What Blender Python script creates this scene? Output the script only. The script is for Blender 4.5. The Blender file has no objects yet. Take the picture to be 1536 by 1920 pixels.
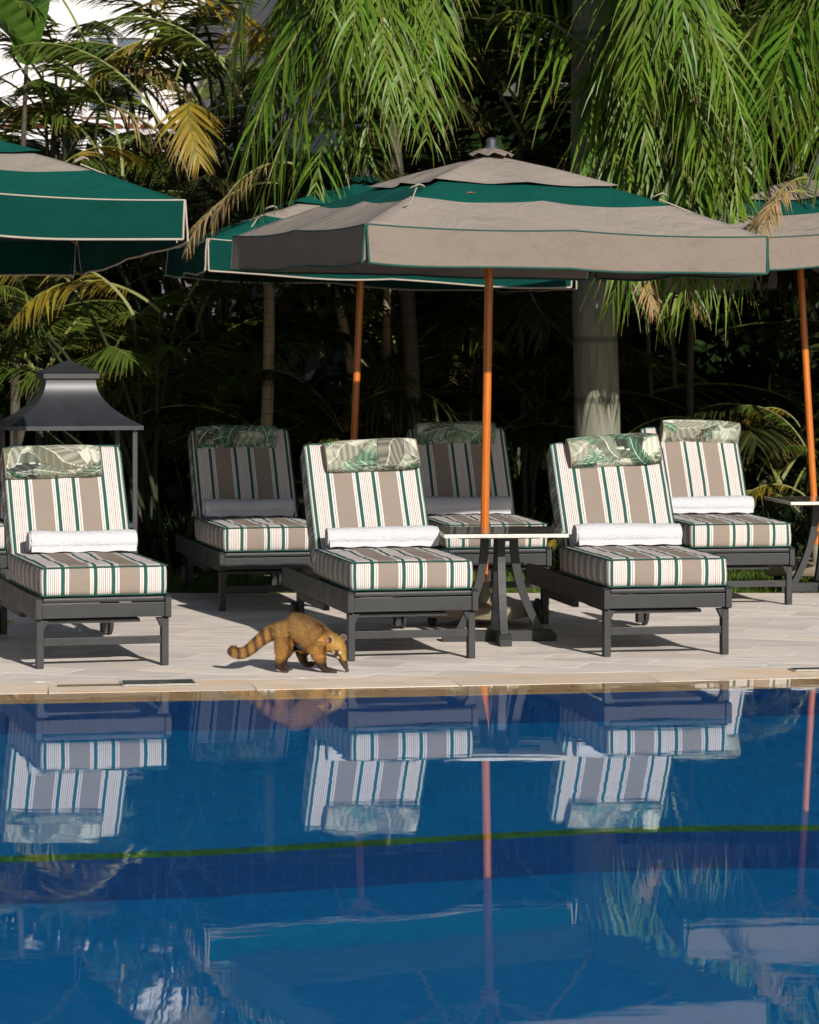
import bpy, bmesh, math, random
import numpy as np
from mathutils import Vector, Matrix, Euler, noise

R = math.radians
PI = math.pi
SC = bpy.context.scene
COL = SC.collection
rnd = random.Random(7)

# ------------------------------------------------------------------ camera, sky, sun, exposure
EYE = 1.753
cam = bpy.data.objects.new('camera', bpy.data.cameras.new('camera'))
COL.objects.link(cam)
SC.camera = cam
cam.location = (0, 0, EYE)
cam.rotation_euler = (R(90), 0, 0)
cam.data.sensor_fit = 'HORIZONTAL'
cam.data.sensor_width = 24
cam.data.lens = 87.5
cam.data.shift_y = -320 / 1536
cam.data.clip_start = 0.3
cam.data.clip_end = 400
cam.data.dof.use_dof = True
cam.data.dof.focus_distance = 17.0
cam.data.dof.aperture_fstop = 4.5

SUN_EL, SUN_AZ = 26.0, 23.5            # elevation; azimuth to the right of straight behind the camera
world = bpy.data.worlds.new('World')
SC.world = world
world.use_nodes = True
wnt = world.node_tree
sky = wnt.nodes.new('ShaderNodeTexSky')
sky.sky_type = 'NISHITA'
sky.sun_disc = False
sky.sun_elevation = R(SUN_EL)
sky.sun_rotation = R(180 - SUN_AZ)
wnt.links.new(sky.outputs[0], wnt.nodes['Background'].inputs[0])
wnt.nodes['Background'].inputs[1].default_value = 0.057
sl = bpy.data.lights.new('sun', 'SUN')
sl.energy = 5.0
sl.angle = R(0.5)
sl.color = (1.0, 0.945, 0.875)
sun = bpy.data.objects.new('sun', sl)
COL.objects.link(sun)
sun.location = (10, -10, 12)
sun.rotation_euler = (R(90 - SUN_EL), 0, R(SUN_AZ))
SC.view_settings.view_transform = 'Standard'
SC.view_settings.look = 'None'
SC.view_settings.exposure = 0.13
SC.view_settings.gamma = 1.0
SC.view_settings.use_curve_mapping = False
SC.cycles.use_denoising = True
SC.cycles.max_bounces = 8
SC.cycles.diffuse_bounces = 3
SC.cycles.glossy_bounces = 4
SC.cycles.transmission_bounces = 6
SC.cycles.transparent_max_bounces = 8
SC.cycles.sample_clamp_indirect = 6

# ------------------------------------------------------------------ helpers
def link(o, parent=None):
    COL.objects.link(o)
    if parent is not None:
        o.parent = parent
    return o

def tag(o, label=None, cat=None, group=None, kind=None):
    if label: o['label'] = label
    if cat: o['category'] = cat
    if group: o['group'] = group
    if kind: o['kind'] = kind
    return o

def thing(name, label, cat, loc=(0, 0, 0), rz=0.0, group=None):
    o = bpy.data.objects.new(name, None)
    o.empty_display_size = 0.1
    COL.objects.link(o)
    o.location = loc
    o.rotation_euler = (0, 0, rz)
    return tag(o, label, cat, group)

def copy_tree(o, parent=None):
    c = o.copy()
    COL.objects.link(c)
    c.parent = parent
    for ch in [x for x in SC.objects if x.parent == o]:
        copy_tree(ch, c)
    return c

class MB:
    """collects shapes and links them as one mesh object"""
    def __init__(s):
        s.v = []; s.f = []; s.mi = []; s.sm = []; s.uv = []
    def add(s, vs, fs, mi=0, smooth=False, uvs=None, M=None):
        b = len(s.v)
        if M is not None:
            vs = [M @ Vector(p) for p in vs]
        s.v.extend([tuple(p) for p in vs])
        for k, f in enumerate(fs):
            s.f.append([i + b for i in f]); s.mi.append(mi); s.sm.append(smooth)
            s.uv.append(uvs[k] if uvs else [(0, 0)] * len(f))
        return s
    def box(s, a, b, mi=0, M=None, bev=0.0):
        x0, y0, z0 = a; x1, y1, z1 = b
        if bev <= 0:
            vs = [(x0,y0,z0),(x1,y0,z0),(x1,y1,z0),(x0,y1,z0),(x0,y0,z1),(x1,y0,z1),(x1,y1,z1),(x0,y1,z1)]
            fs = [(0,3,2,1),(4,5,6,7),(0,1,5,4),(1,2,6,5),(2,3,7,6),(3,0,4,7)]
            return s.add(vs, fs, mi, False, None, M)
        bm = bmesh.new()
        bmesh.ops.create_cube(bm, size=1)
        for v in bm.verts:
            v.co = Vector(((x0+x1)/2 + v.co.x*(x1-x0), (y0+y1)/2 + v.co.y*(y1-y0), (z0+z1)/2 + v.co.z*(z1-z0)))
        bmesh.ops.bevel(bm, geom=bm.edges[:], offset=bev, segments=2, profile=0.6, affect='EDGES')
        bm.verts.index_update()
        s.add([v.co.copy() for v in bm.verts], [[v.index for v in f.verts] for f in bm.faces], mi, False, None, M)
        bm.free()
        return s
    def tube(s, pts, r, n=8, mi=0, cap=True, M=None):
        pts = [Vector(p) for p in pts]
        rs = r if isinstance(r, (list, tuple)) else [r] * len(pts)
        vs = []; fs = []
        t0 = (pts[1] - pts[0]).normalized()
        up = Vector((0, 0, 1)) if abs(t0.z) < 0.9 else Vector((1, 0, 0))
        nrm = (up - t0 * up.dot(t0)).normalized()
        for i, p in enumerate(pts):
            t = (pts[min(i+1, len(pts)-1)] - pts[max(i-1, 0)]).normalized()
            nrm = (nrm - t * nrm.dot(t)).normalized()
            bn = t.cross(nrm)
            for k in range(n):
                a = 2*PI*k/n
                vs.append(p + (nrm*math.cos(a) + bn*math.sin(a)) * rs[i])
        for i in range(len(pts)-1):
            for k in range(n):
                k2 = (k+1) % n
                fs.append((i*n+k, i*n+k2, (i+1)*n+k2, (i+1)*n+k))
        s.add(vs, fs, mi, True, None, M)
        if cap:
            s.add(vs[:n], [tuple(range(n-1, -1, -1))], mi, False, None, M)
            s.add(vs[-n:], [tuple(range(n))], mi, False, None, M)
        return s
    def lathe(s, prof, n=24, mi=0, M=None, smooth=True):
        vs = []; fs = []
        for (r, z) in prof:
            for k in range(n):
                a = 2*PI*k/n
                vs.append((r*math.cos(a), r*math.sin(a), z))
        for i in range(len(prof)-1):
            for k in range(n):
                k2 = (k+1) % n
                fs.append((i*n+k, i*n+k2, (i+1)*n+k2, (i+1)*n+k))
        return s.add(vs, fs, mi, smooth, None, M)
    def prism(s, poly, y0, y1, mi=0, M=None):
        """poly in (x,z), extruded along y"""
        n = len(poly)
        vs = [(x, y0, z) for x, z in poly] + [(x, y1, z) for x, z in poly]
        fs = [tuple(range(n)), tuple(range(2*n-1, n-1, -1))]
        fs += [(i, n+i, n+(i+1) % n, (i+1) % n) for i in range(n)]
        return s.add(vs, fs, mi, False, None, M)
    def mesh(s, name, mats, weld=False):
        me = bpy.data.meshes.new(name)
        me.from_pydata(s.v, [], s.f)
        for m in (mats if isinstance(mats, (list, tuple)) else [mats]):
            me.materials.append(m)
        me.polygons.foreach_set('material_index', s.mi)
        me.polygons.foreach_set('use_smooth', s.sm)
        ul = me.uv_layers.new(name='UVMap')
        flat = [c for f in s.uv for u in f for c in u]
        ul.data.foreach_set('uv', flat)
        if weld:
            bm = bmesh.new(); bm.from_mesh(me)
            bmesh.ops.remove_doubles(bm, verts=bm.verts, dist=1e-5)
            bm.to_mesh(me); bm.free()
        me.update()
        return me
    def build(s, name, mats, parent=None, loc=None, weld=False):
        o = bpy.data.objects.new(name, s.mesh(name, mats, weld))
        link(o, parent)
        if loc: o.location = loc
        return o

# ------------------------------------------------------------------ materials
class NT:
    def __init__(s, name):
        s.m = bpy.data.materials.new(name); s.m.use_nodes = True
        s.t = s.m.node_tree; s.b = s.t.nodes['Principled BSDF']; s.out = s.t.nodes['Material Output']
    def n(s, typ, **kw):
        nd = s.t.nodes.new('ShaderNode' + typ)
        for k, v in kw.items():
            if hasattr(nd, k): setattr(nd, k, v)
            else: nd.inputs[k.replace('_', ' ')].default_value = v
        return nd
    def l(s, a, b): s.t.links.new(a, b)
    def ramp(s, fac, stops, interp='LINEAR'):
        r = s.t.nodes.new('ShaderNodeValToRGB'); r.color_ramp.interpolation = interp
        e = r.color_ramp.elements
        while len(e) > 1: e.remove(e[0])
        e[0].position = stops[0][0]; e[0].color = (*stops[0][1], 1)
        for p, c in stops[1:]:
            q = e.new(p); q.color = (*c, 1)
        s.l(fac, r.inputs[0]); return r.outputs[0]
    def mix(s, fac, a, b, mode='MIX'):
        m = s.t.nodes.new('ShaderNodeMix'); m.data_type = 'RGBA'; m.blend_type = mode
        for sock, v in ((m.inputs[0], fac), (m.inputs[6], a), (m.inputs[7], b)):
            if hasattr(v, 'node'): s.l(v, sock)
            elif isinstance(v, (int, float)): sock.default_value = v
            else: sock.default_value = (*v, 1)
        return m.outputs[2]
    def math(s, op, a, b=None):
        m = s.t.nodes.new('ShaderNodeMath'); m.operation = op
        for i, v in enumerate((a, b)):
            if v is None: continue
            if hasattr(v, 'node'): s.l(v, m.inputs[i])
            else: m.inputs[i].default_value = v
        return m.outputs[0]
    def coords(s, kind='Object', scale=(1, 1, 1), rot=(0, 0, 0), offs=None):
        tc = s.t.nodes.new('ShaderNodeTexCoord'); mp = s.t.nodes.new('ShaderNodeMapping')
        mp.inputs['Scale'].default_value = scale; mp.inputs['Rotation'].default_value = rot
        s.l(tc.outputs[kind], mp.inputs[0])
        if offs is not None: s.l(offs, mp.inputs['Location'])
        return mp.outputs[0]
    def noise(s, vec, scale=5, detail=3, rough=0.5, dist=0.0):
        n = s.n('TexNoise'); n.inputs['Scale'].default_value = scale; n.inputs['Detail'].default_value = detail
        n.inputs['Roughness'].default_value = rough; n.inputs['Distortion'].default_value = dist
        s.l(vec, n.inputs['Vector']); return n.outputs['Fac']
    def bump(s, h, strength=0.3, dist=0.01):
        b = s.n('Bump'); b.inputs['Strength'].default_value = strength; b.inputs['Distance'].default_value = dist
        s.l(h, b.inputs['Height']); s.l(b.outputs[0], s.b.inputs['Normal']); return b
    def set(s, **kw):
        for k, v in kw.items():
            k = k.replace('_', ' ')
            if hasattr(v, 'node'): s.l(v, s.b.inputs[k])
            elif isinstance(v, tuple) and len(v) == 3: s.b.inputs[k].default_value = (*v, 1)
            else: s.b.inputs[k].default_value = v
        return s

def simple(name, col, rough=0.6, var=0.15, scale=8, bump=0.0, metal=0.0, spec=0.5, bscale=None, kind='Object'):
    t = NT(name); v = t.coords(kind)
    n = t.noise(v, scale, 4, 0.6)
    dark = tuple(c*(1-var) for c in col); lite = tuple(min(1, c*(1+var)) for c in col)
    t.set(Base_Color=t.ramp(n, [(0.3, dark), (0.7, lite)]), Roughness=rough, Metallic=metal)
    t.b.inputs['Specular IOR Level'].default_value = spec
    if bump:
        t.bump(t.noise(v, bscale or scale*6, 3), bump, 0.005)
    return t.m

TAUPE = (0.232, 0.190, 0.158)
GREEN = (0.0016, 0.046, 0.036)

def fabric(name, col, fade=0.12):
    t = NT(name); v = t.coords('Object')
    big = t.noise(v, 2.2, 4, 0.6); fine = t.noise(v, 160, 2, 0.7)
    c = t.mix(t.math('MULTIPLY', big, 0.5), tuple(c*(1-fade) for c in col), tuple(min(1, c*(1+fade*1.6)) for c in col))
    c = t.mix(t.math('MULTIPLY', fine, 0.28), c, tuple(c*0.5 for c in col))
    st = t.noise(t.coords('Object', (1, 1, 2.5)), 5.5, 6, 0.7, 0.8)
    c = t.mix(t.ramp(st, [(0.52, (0, 0, 0)), (0.72, (0.28,)*3)]), c, tuple(x*0.55 for x in col))
    t.set(Base_Color=c, Roughness=0.95); t.b.inputs['Specular IOR Level'].default_value = 0.12
    t.bump(t.math('ADD', t.math('MULTIPLY', fine, 0.12), t.noise(v, 4, 4, 0.6, 1.0)), 0.55, 0.045)
    # canvas lets a little light through
    tr = t.n('BsdfTranslucent'); t.l(c, tr.inputs[0])
    mx = t.n('MixShader'); mx.inputs[0].default_value = 0.02
    t.l(t.b.outputs[0], mx.inputs[1]); t.l(tr.outputs[0], mx.inputs[2]); t.l(mx.outputs[0], t.out.inputs[0])
    return t.m

def stripes():
    """awning stripe: green bands, pinstripes, taupe bands; u of the UV map is metres across the repeat"""
    t = NT('striped_canvas')
    P = 0.272
    uv = t.n('UVMap'); uv.uv_map = 'UVMap'
    sp = t.n('SeparateXYZ'); t.l(uv.outputs[0], sp.inputs[0])
    wob = t.noise(t.coords('Object'), 3, 2)
    u = t.math('ADD', sp.outputs[0], t.math('MULTIPLY', wob, 0.002))
    fr = t.math('FRACT', t.math('DIVIDE', u, P))
    W = (0.70, 0.665, 0.64); G = (0.026, 0.098, 0.078); T = (0.285, 0.235, 0.195); L = (0.30, 0.20, 0.175)
    stops = [(0.0, G)]
    x = 25/345.0
    for k in range(7):
        w = 98/345.0/7
        stops.append((x + k*w, W)); stops.append((x + k*w + w*0.70, L))
    x += 98/345.0
    stops += [(x, G), (x+25/345, W)]
    x += 25/345
    stops += [(x+11/345, L), (x+16/345, W), (x+28/345, T)]
    x += (28+143)/345
    stops += [(x, W), (x+11/345, L), (x+15/345, W)]
    c = t.ramp(fr, stops, 'CONSTANT')
    v = t.coords('Object')
    fine = t.noise(v, 220, 2, 0.7); big = t.noise(v, 4, 4, 0.6)
    c = t.mix(t.math('MULTIPLY', fine, 0.28), c, (0.25, 0.22, 0.19), 'MULTIPLY')
    c = t.mix(t.math('MULTIPLY', big, 0.22), c, (0.62, 0.58, 0.52), 'MULTIPLY')
    t.set(Base_Color=c, Roughness=0.9); t.b.inputs['Specular IOR Level'].default_value = 0.15
    t.bump(t.math('ADD', t.math('MULTIPLY', fine, 0.2), t.noise(v, 9, 3, 0.5)), 0.45, 0.012)
    return t.m

def leaf_mat(name, base, yellow, amt=0.3, rough=0.42, trans=0.3, tipcol=(0.38, 0.24, 0.09)):
    """attribute 'tint': r = leaf to leaf variation, g = along the leaf, b = dryness"""
    t = NT(name)
    at = t.n('Attribute', attribute_name='tint')
    sp = t.n('SeparateColor'); t.l(at.outputs['Color'], sp.inputs[0])
    oi = t.n('ObjectInfo')
    c = t.mix(t.math('MULTIPLY', sp.outputs[0], 1.0), tuple(x*0.6 for x in base), tuple(x*1.35 for x in base))
    c = t.mix(t.math('MULTIPLY', t.math('ADD', oi.outputs['Random'], sp.outputs[0]), amt), c, yellow)
    tip = t.math('MULTIPLY', t.math('SUBTRACT', sp.outputs[1], 0.80), 3.5)
    tip = t.math('MAXIMUM', t.math('MINIMUM', tip, 0.8), 0.0)
    c = t.mix(t.math('MAXIMUM', tip, sp.outputs[2]), c, tipcol)
    t.set(Base_Color=c, Roughness=rough); t.b.inputs['Specular IOR Level'].default_value = 0.25
    tr = t.n('BsdfTranslucent'); t.l(c, tr.inputs[0])
    mx = t.n('MixShader'); mx.inputs[0].default_value = trans
    t.l(t.b.outputs[0], mx.inputs[1]); t.l(tr.outputs[0], mx.inputs[2]); t.l(mx.outputs[0], t.out.inputs[0])
    return t.m

def stone(name, light, grey, tan, tanamt=0.3, rot=0.0, rough=0.42):
    t = NT(name)
    oi = t.n('ObjectInfo')
    cb = t.n('CombineXYZ')
    t.l(t.math('MULTIPLY', oi.outputs['Random'], 37.0), cb.inputs[0]); t.l(t.math('MULTIPLY', oi.outputs['Random'], 91.0), cb.inputs[1])
    v = t.coords('Object', (0.32, 1.7, 1), (0, 0, rot), cb.outputs[0])
    v2 = t.coords('Object', (1, 1, 1), (0, 0, 0), cb.outputs[0])
    vein = t.noise(v, 2.8, 8, 0.66, 1.3); fine = t.noise(v, 8, 6, 0.7, 0.8); blot = t.noise(v2, 1.7, 4, 0.6)
    c = t.ramp(vein, [(0.30, tuple(x*0.85 for x in grey)), (0.44, tuple((a+b)/2 for a, b in zip(grey, light))), (0.52, light), (0.62, tuple(x*0.9 for x in light)), (0.70, grey)])
    c = t.mix(t.math('MULTIPLY', t.math('MAXIMUM', t.math('SUBTRACT', oi.outputs['Random'], 0.5), 0.0), 1.5), c, grey)
    c = t.mix(t.ramp(blot, [(0.5, (0, 0, 0)), (0.72, (tanamt,)*3)]), c, tan)
    c = t.mix(t.ramp(fine, [(0.58, (0, 0, 0)), (0.70, (0.6,)*3)]), c, tuple(x*0.6 for x in tan))
    t.set(Base_Color=c, Roughness=t.ramp(blot, [(0.3, (rough-0.08,)*3), (0.7, (rough+0.2,)*3)]))
    t.b.inputs['Specular IOR Level'].default_value = 0.35
    t.bump(fine, 0.15, 0.004)
    return t.m

M_canv_t = fabric('taupe_canvas', TAUPE)
M_canv_g = fabric('green_canvas', GREEN, 0.2)
M_top_t = fabric('toplit_taupe_canvas', (0.305, 0.262, 0.225), 0.10)  # lighter canopy-top canvas: brightness of light from above put into the colour
M_top_g = fabric('toplit_green_canvas', (0.0022, 0.078, 0.060), 0.15)
M_undershade = simple('dark_canopy_lining', (0.030, 0.034, 0.034), 0.95, 0.1, 3, spec=0.1)  # shade beneath the canopies, painted as a dark colour
M_pipe_g = simple('green_piping', (0.004, 0.06, 0.045), 0.8)
M_pipe_t = simple('cream_piping', (0.35, 0.30, 0.24), 0.8)
M_stripe = stripes()
M_taupe_f = fabric('pillow_end_canvas', (0.30, 0.24, 0.19))
M_black = simple('charcoal_paint', (0.024, 0.025, 0.026), 0.5, 0.3, 6, 0.1, spec=0.32)
def worn_paint():
    t = NT('charcoal_paint_worn'); v = t.coords('Object')
    n = t.noise(v, 6, 4, 0.6); g = t.noise(t.coords('Object', (2, 2, 2)), 9, 6, 0.75)
    c = t.ramp(n, [(0.3, (0.017, 0.018, 0.019)), (0.7, (0.033, 0.034, 0.035))])
    c = t.mix(t.ramp(g, [(0.70, (0, 0, 0)), (0.73, (0.8,)*3)]), c, (0.16, 0.13, 0.10))
    t.set(Base_Color=c, Roughness=t.ramp(n, [(0.3, (0.42,)*3), (0.7, (0.6,)*3)])); t.b.inputs['Specular IOR Level'].default_value = 0.32
    t.bump(g, 0.15, 0.003)
    return t.m
M_black = worn_paint()
M_iron = simple('lantern_iron', (0.035, 0.037, 0.042), 0.42, 0.2, 5, 0.08, 0.3)
M_rubber = simple('wheel_rubber', (0.03, 0.03, 0.03), 0.7)
M_brass = simple('bolt_brass', (0.55, 0.42, 0.2), 0.3, 0.1, 8, 0, 0.9)
M_base = simple('umbrella_base_plastic', (0.26, 0.22, 0.15), 0.5, 0.1, 4)
M_steel = simple('finial_metal', (0.04, 0.045, 0.055), 0.5, 0.1, 8, 0, 0.1)
M_white = simple('house_wall', (0.80, 0.78, 0.78), 0.9, 0.05, 1.5, 0.15)
M_dwall = simple('shaded_house_wall', (0.17, 0.145, 0.165), 0.9, 0.12, 1.2, 0.2)  # lower part of the white house; its shade is put into this dark grey
M_tile = simple('roof_tile', (0.36, 0.12, 0.06), 0.8, 0.3, 6)
M_glass = simple('window_glass', (0.12, 0.15, 0.2), 0.12)
M_trunkr = None

def wood():
    t = NT('varnished_wood'); v = t.coords('Object', (30, 30, 1.2))
    n = t.noise(v, 2.5, 5, 0.6, 0.5)
    t.set(Base_Color=t.ramp(n, [(0.3, (0.42, 0.10, 0.010)), (0.7, (0.60, 0.18, 0.022))]), Roughness=0.3)
    t.b.inputs['Coat Weight'].default_value = 0.4
    return t.m
M_wood = wood()

def terry():
    t = NT('white_terry'); v = t.coords('Object')
    n = t.noise(v, 170, 3, 0.8); w = t.noise(t.coords('Object', (14, 60, 60)), 3, 3, 0.6)
    t.set(Base_Color=t.ramp(n, [(0.3, (0.58, 0.58, 0.61)), (0.6, (0.74, 0.74, 0.77))]), Roughness=1.0)
    t.b.inputs['Specular IOR Level'].default_value = 0.05
    t.bump(t.math('ADD', n, t.math('MULTIPLY', w, 1.2)), 0.9, 0.009)
    return t.m
M_terry = terry()

def print_mat():
    t = NT('leaf_print_canvas')
    at = t.n('Attribute', attribute_name='print')
    fine = t.noise(t.coords('Object'), 200, 2, 0.7)
    c = t.mix(t.math('MULTIPLY', fine, 0.2), at.outputs['Color'], (0.2, 0.22, 0.18), 'MULTIPLY')
    t.set(Base_Color=c, Roughness=0.9); t.b.inputs['Specular IOR Level'].default_value = 0.15
    t.bump(t.noise(t.coords('Object'), 12, 3), 0.3, 0.01)
    return t.m
M_print = print_mat()

def marble_top():
    t = NT('polished_table_stone'); v = t.coords('Object')
    n = t.noise(v, 5, 8, 0.65, 1.5)
    t.set(Base_Color=t.ramp(n, [(0.35, (0.10, 0.10, 0.075)), (0.6, (0.26, 0.25, 0.2)), (0.72, (0.5, 0.47, 0.4))]), Roughness=0.06)
    t.b.inputs['Coat Weight'].default_value = 0.5; t.b.inputs['Coat Roughness'].default_value = 0.03
    return t.m
M_top = marble_top()
M_edge = simple('table_stone_edge', (0.55, 0.52, 0.46), 0.45, 0.2, 20)

M_slab = stone('paving_stone', (0.87, 0.79, 0.71), (0.61, 0.555, 0.51), (0.78, 0.61, 0.44), 0.6, R(8))
M_coping = stone('coping_stone', (0.84, 0.70, 0.56), (0.66, 0.54, 0.42), (0.76, 0.47, 0.22), 0.75, R(-9))
M_ledge = stone('wet_ledge_stone', (0.82, 0.52, 0.27), (0.58, 0.35, 0.17), (0.75, 0.42, 0.17), 0.5, R(-9), 0.5)
M_joint = simple('joint_mortar', (0.46, 0.40, 0.34), 0.95, 0.2, 30)

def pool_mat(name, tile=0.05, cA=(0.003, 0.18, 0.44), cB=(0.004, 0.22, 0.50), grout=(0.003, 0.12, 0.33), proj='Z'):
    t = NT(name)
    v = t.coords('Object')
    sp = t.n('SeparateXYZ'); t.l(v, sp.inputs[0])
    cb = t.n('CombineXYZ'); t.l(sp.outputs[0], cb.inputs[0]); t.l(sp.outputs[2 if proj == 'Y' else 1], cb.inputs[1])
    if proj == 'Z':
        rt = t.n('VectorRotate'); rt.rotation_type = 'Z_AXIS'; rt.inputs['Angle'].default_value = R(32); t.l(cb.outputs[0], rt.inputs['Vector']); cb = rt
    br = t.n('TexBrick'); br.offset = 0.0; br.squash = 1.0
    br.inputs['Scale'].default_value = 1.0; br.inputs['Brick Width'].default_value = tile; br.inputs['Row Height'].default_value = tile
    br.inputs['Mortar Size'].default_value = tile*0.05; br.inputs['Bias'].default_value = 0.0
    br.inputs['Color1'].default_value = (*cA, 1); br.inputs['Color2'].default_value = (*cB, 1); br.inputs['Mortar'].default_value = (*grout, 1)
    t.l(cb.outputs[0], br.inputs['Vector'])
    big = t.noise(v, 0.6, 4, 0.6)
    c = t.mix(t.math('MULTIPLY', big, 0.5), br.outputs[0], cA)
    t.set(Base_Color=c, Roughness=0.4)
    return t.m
M_pfloor = pool_mat('pool_floor_tile')
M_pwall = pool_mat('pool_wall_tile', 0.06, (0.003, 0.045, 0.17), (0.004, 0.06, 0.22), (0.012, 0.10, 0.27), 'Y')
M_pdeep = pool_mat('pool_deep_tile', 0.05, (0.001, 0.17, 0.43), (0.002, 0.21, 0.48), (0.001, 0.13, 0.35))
M_trim = simple('algae_green_trim', (0.045, 0.17, 0.035), 0.6, 0.5, 9)

def water_mat():
    t = NT('pool_water')
    g = t.n('BsdfGlass'); g.inputs['IOR'].default_value = 1.333; g.inputs['Roughness'].default_value = 0.0
    g.inputs['Color'].default_value = (0.93, 0.98, 1.0, 1)
    v = t.coords('Object', (0.55, 1.5, 1), (0, 0, R(20)))
    n1 = t.noise(v, 2.6, 3, 0.55, 0.4); n2 = t.noise(v, 9.0, 2, 0.5)
    h = t.math('ADD', n1, t.math('MULTIPLY', n2, 0.16))
    b = t.n('Bump'); b.inputs['Strength'].default_value = 1.0; b.inputs['Distance'].default_value = 0.00045
    t.l(h, b.inputs['Height']); t.l(b.outputs[0], g.inputs['Normal']); t.l(g.outputs[0], t.out.inputs[0])
    return t.m
M_water = water_mat()

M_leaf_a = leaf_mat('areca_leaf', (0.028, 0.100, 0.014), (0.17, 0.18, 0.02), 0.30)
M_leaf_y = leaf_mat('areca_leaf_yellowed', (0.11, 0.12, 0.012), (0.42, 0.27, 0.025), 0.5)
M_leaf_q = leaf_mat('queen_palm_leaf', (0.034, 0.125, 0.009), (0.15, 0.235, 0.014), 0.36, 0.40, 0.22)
M_leaf_d = leaf_mat('shaded_palm_leaf', (0.014, 0.04, 0.010), (0.05, 0.06, 0.012), 0.3)  # darker leaf for the background planting, deep shade put into its colour
M_leaf_dry = leaf_mat('dry_palm_leaf', (0.34, 0.26, 0.16), (0.42, 0.29, 0.13), 0.4, 0.8)
M_leaf_b = leaf_mat('broad_leaf', (0.05, 0.15, 0.02), (0.14, 0.2, 0.03), 0.3, 0.35)
M_grass = leaf_mat('grass_blade', (0.05, 0.13, 0.015), (0.16, 0.18, 0.03), 0.3, 0.5)
M_rachis = simple('frond_stalk', (0.16, 0.17, 0.04), 0.5, 0.3, 6)

def trunk_mat(name, a, b, ring=9.0):
    t = NT(name); v = t.coords('Object')
    sp = t.n('SeparateXYZ'); t.l(v, sp.inputs[0])
    w = t.math('SINE', t.math('MULTIPLY', t.math('ADD', sp.outputs[2], t.math('MULTIPLY', t.noise(v, 2, 2), 0.05)), ring*6.28))
    ringm = t.ramp(w, [(0.90, (0, 0, 0)), (1.0, (0.7,)*3)])
    st = t.noise(t.coords('Object', (9, 9, 1.2)), 3, 5, 0.65)
    c = t.ramp(st, [(0.3, a), (0.7, b)])
    c = t.mix(ringm, c, tuple(x*0.55 for x in a))
    sp2 = t.noise(v, 14, 4, 0.7)
    c = t.mix(t.ramp(sp2, [(0.62, (0, 0, 0)), (0.75, (0.6,)*3)]), c, (0.06, 0.06, 0.035))
    t.set(Base_Color=c, Roughness=0.85); t.bump(st, 0.4, 0.01)
    return t.m
M_trunk_royal = trunk_mat('royal_palm_bark', (0.12, 0.125, 0.095), (0.25, 0.24, 0.18), 2.2)
M_trunk_thin = trunk_mat('areca_stem_bark', (0.035, 0.032, 0.02), (0.085, 0.075, 0.045), 9.0)
M_stalk = simple('dark_green_stalk', (0.028, 0.042, 0.014), 0.6, 0.3, 4)
M_trunk_pale = trunk_mat('pale_stem_bark', (0.20, 0.16, 0.09), (0.36, 0.29, 0.18), 9.0)
M_soil = simple('dark_soil', (0.03, 0.022, 0.014), 0.95, 0.3, 3)
M_lawn = simple('lawn_soil', (0.025, 0.045, 0.012), 0.95, 0.3, 5)

# ------------------------------------------------------------------ the setting
def W_line(x): return 15.17 + 0.17*x + 0.010*x*x          # where the deck meets the water
def L_line(x): return W_line(x) - 0.38                    # end of the wet stone ledge
def C_line(x): return W_line(x) + 0.46                    # back of the coping
DECK_BACK = 20.8
WATER_Z = -0.001
SHELF_Z, DEEP_Z = -1.05, -1.75
XS = [-14 + 0.5*i for i in range(57)]

def step_line(x):
    pts = [(-14, 9.9), (-4, 10.7), (-1.55, 11.18), (-0.755, 11.33), (0, 11.57), (0.71, 11.77), (1.14, 11.83), (1.65, 11.84), (4, 11.5), (14, 9.5)]
    for (a, b), (c, d) in zip(pts, pts[1:]):
        if x <= c: return b + (d-b)*(x-a)/(c-a)
    return pts[-1][1]

def strip(name, fa, fb, za, zb, mat, xs=XS, kind='structure', parent=None):
    mb = MB(); vs = []
    for x in xs: vs += [(x, fa(x), za), (x, fb(x), zb)]
    mb.add(vs, [(2*i, 2*i+2, 2*i+3, 2*i+1) for i in range(len(xs)-1)])
    o = mb.build(name, mat, parent)
    if parent is None: tag(o, kind=kind)
    return o

XF = [-14 + 0.1*i for i in range(281)]
pool = thing('swimming_pool', None, None); tag(pool, kind='structure')
strip('pool_shelf_floor', lambda x: step_line(x)+0.05, L_line, SHELF_Z, SHELF_Z, M_pfloor, XF, parent=pool)
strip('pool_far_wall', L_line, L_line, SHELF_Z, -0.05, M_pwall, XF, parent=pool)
strip('pool_step_trim', lambda x: step_line(x), lambda x: step_line(x)+0.13, SHELF_Z+0.006, SHELF_Z+0.006, M_trim, XF, parent=pool)
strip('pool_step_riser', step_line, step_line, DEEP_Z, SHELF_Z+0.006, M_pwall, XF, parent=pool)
strip('pool_deep_floor', lambda x: -6.0, step_line, DEEP_Z, DEEP_Z, M_pdeep, XF, parent=pool)
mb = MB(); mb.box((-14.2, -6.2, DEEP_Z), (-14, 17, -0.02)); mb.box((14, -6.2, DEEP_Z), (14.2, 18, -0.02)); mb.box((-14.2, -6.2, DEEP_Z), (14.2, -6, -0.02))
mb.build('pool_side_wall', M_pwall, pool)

# water surface: gridded sheet
mb = MB(); nx, ny = 56, 44
vs = []
for j in range(ny+1):
    for i in range(nx+1):
        x = -14 + 28*i/nx; y1 = W_line(x) + 0.03
        vs.append((x, -6 + (y1+6)*j/ny, WATER_Z))
mb.add(vs, [(j*(nx+1)+i, j*(nx+1)+i+1, (j+1)*(nx+1)+i+1, (j+1)*(nx+1)+i) for j in range(ny) for i in range(nx)], 0, True)
tag(mb.build('water', M_water), kind='structure')

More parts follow.
